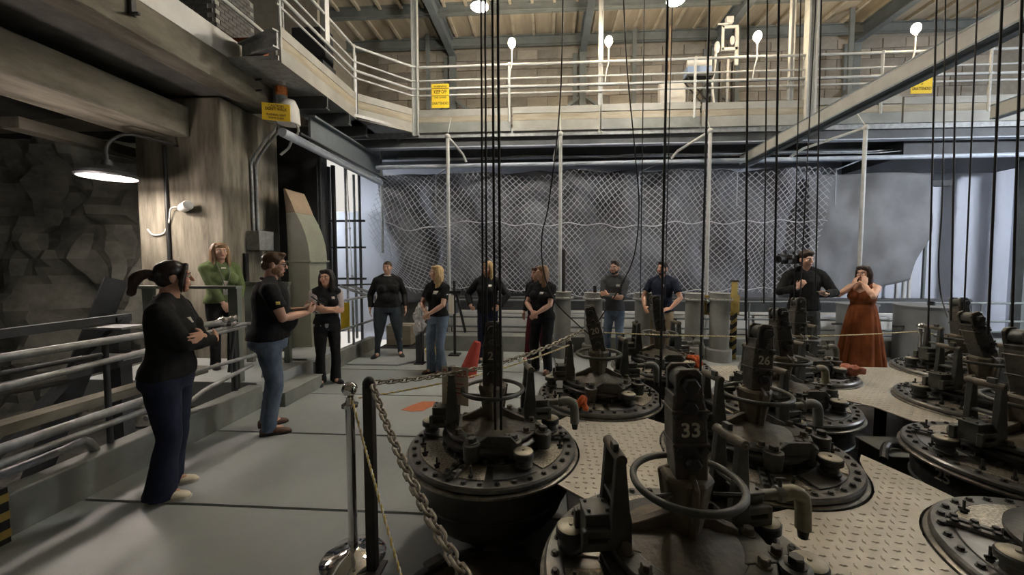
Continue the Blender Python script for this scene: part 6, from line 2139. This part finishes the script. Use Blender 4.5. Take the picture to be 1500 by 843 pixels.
# handrail above the concrete beam
o = MB().tube(SP([(-3.92, 3.4, 4.90), (-3.92, 4.6, 4.88), (-3.92, 5.3, 4.87), (-3.92, 5.45, 4.80), (-3.92, 5.48, 4.65), (-3.92, 5.5, 4.35)]), 0.026, 10).build('hand_rail', 'pipe_white')
tag(o, 'pale pipe handrail bending down above the concrete edge beam', 'handrail')
o = MB().cyl((-3.84, 5.52, 4.30), (-3.84, 5.52, 6.2), 0.022, n=8).build('slim_pole', 'pipe_white')
tag(o, 'slim pale pole rising beside the bent handrail', 'pole')

# ---- sheet metal duct
t = thing('sheet_metal_duct', 'olive grey sheet metal duct curving toward the pillar', 'duct', (-4.01, 6.22, 0))
prof = [(-0.18, 0.0), (0.18, 0.0), (0.18, 1.7), (-0.18, 1.7)]
mx = Matrix.Rotation(PI / 2, 4, 'X')
MB().prism(prof, -0.24, 0.24, mx).build('lower_box', 'duct', t, bevel=0.004)
arc = [(0.19, 1.72), (0.185, 1.85), (0.165, 2.0), (0.12, 2.17), (0.05, 2.35), (-0.03, 2.5)]
MB().prism([(-0.18, 1.72)] + arc + [(-0.19, 2.5)], -0.245, 0.245, mx).build('curved_hood', 'duct', t, bevel=0.004)
MB().prism([(-0.19, 2.5), (-0.03, 2.5), (-0.10, 2.68), (-0.19, 2.88), (-0.22, 2.88)], -0.245, 0.245, mx).build('top_section', 'duct_top', t, bevel=0.004)
MB().box((0.01, 0, 1.71), (0.42, 0.54, 0.03)).build('flange', 'duct', t, bevel=0.003)
MB().box((0, -0.255, 0.25), (0.3, 0.02, 0.02)).build('seam', 'duct', t)

# ---- rear left: curb, railing, plate
o = MB().box((-3.36, 6.2, 0.12), (0.12, 1.9, 0.28)).build('trim_5', 'curb', bevel=0.008)
struct(o, 'low concrete curb at the rear left')
t = thing('ramp_railing', 'grey pipe railing at the rear left beside the short haired woman', 'railing', (-3.34, 6.2, 0.26))
for z in (0.80, 0.32):
    MB().cyl((0, -0.75, z), (0, 1.1, z), 0.022, n=8).build('rail', 'galv', t)
for y in (-0.72, 0.2, 1.08):
    MB().cyl((0, y, 0), (0, y, 0.80), 0.022, n=8).build('rail_post', 'galv', t)
MB().tube(SP([(-0.02, -0.72, 0.0), (-0.02, -0.74, 0.5), (-0.05, -0.6, 0.72), (-0.3, -0.1, 0.86)]), 0.022, 8).build('stile', 'galv', t)
MB().bar((-0.45, 0.6, 1.0), (0.05, 0.9, 0.75), 0.05, 0.05).build('brace', 'galv', t)
MB().bar((-0.45, 0.9, 1.0), (0.05, 1.2, 0.75), 0.05, 0.05).build('brace', 'galv', t)
MB().bar((-0.9, 0.6, 1.0), (0.2, 0.9, 1.02), 0.03, 0.03).build('brace', 'steel_dark', t)
o = MB().box((0, 0, 0), (0.16, 0.02, 0.5)).build('yellow_board', 'yellow', None, (-3.62, 6.65, 0.72))
tag(o, 'narrow yellow panel behind the rear left railing', 'panel')
o = MB().box((0, 0, 0.2), (0.5, 0.4, 0.4)).box((0, 0, 0.405), (0.52, 0.12, 0.01)).build('cardboard_box', 'wood', None, (-3.0, 7.75, 0.0))
tag(o, 'tan cardboard box behind the rear left railing', 'box')
o = MB().prism([(-3.28, 6.02), (-2.42, 6.02), (-2.22, 6.25), (-2.22, 7.12), (-3.28, 7.12)], 0.0, 0.028).build('floor_plate', 'floor', bevel=0.004)
tag(o, 'thin grey steel plate lying on the floor under the short haired woman', 'plate')
# green post with plastic bag, black stand
t = thing('green_post', 'dark green square post on the floor beside the blonde woman', 'post', (-2.10, 6.2, 0))
MB().box((0, 0, 0.27), (0.11, 0.11, 0.54)).build('shaft', 'steel_dark', t, bevel=0.005)
MB().box((0, 0, 0.01), (0.16, 0.16, 0.02)).build('foot', 'steel_dark', t)
lump('plastic_bag', 'plastic', (-2.08, 6.2, 0.545), (0.24, 0.2, 0.5), 'clear plastic bag covering the top of the green post', 'bag', 11, floor=False, fold=0.03)
t = thing('slim_stand', 'slim black stand with a leaning bar behind the blonde woman', 'stand', (-1.66, 6.82, 0))
MB().cyl((0, 0, 0), (0, 0, 1.36), 0.025, n=8).build('pole', 'black', t)
MB().box((0, 0, 0.01), (0.2, 0.2, 0.02)).build('base', 'black', t)
MB().box((0, 0, 1.15), (0.24, 0.05, 0.05)).build('crosspiece', 'black', t)
MB().bar((0.04, 0, 1.12), (0.2, 0.0, 0.42), 0.04, 0.04).build('leaning_bar', 'black', t)
MB().box((-0.05, -0.03, 0.93), (0.1, 0.02, 0.34)).build('hanging_paper', 'paper', t)
# small yellow bucket behind the jeans
t = thing('yellow_bucket', 'small pale yellow bucket on the floor behind the blonde woman', 'bucket', (-1.9, 6.25, 0))
MB().lathe([(0, 0), (0.10, 0), (0.125, 0.24), (0.132, 0.245), (0.12, 0.245), (0.10, 0.02), (0, 0.02)], n=24).build('shell', 'rope_y', t)
MB().tube([(0.125 * math.cos(a), 0.02, 0.235 + 0.08 * math.sin(a)) for a in [PI * i / 12 for i in range(13)]], 0.004, 6).build('handle', 'galv', t)

# ---- turn lettering into plain meshes
dg = bpy.context.evaluated_depsgraph_get()
for o in [o for o in SC.objects if o.type == 'FONT']:
    me = bpy.data.meshes.new_from_object(o.evaluated_get(dg))
    n_ = bpy.data.objects.new(o.name, me)
    nm = o.name
    COL.objects.link(n_)
    n_.parent = o.parent
    n_.location, n_.rotation_euler, n_.scale = o.location, o.rotation_euler, o.scale
    bpy.data.objects.remove(o)
    n_.name = nm
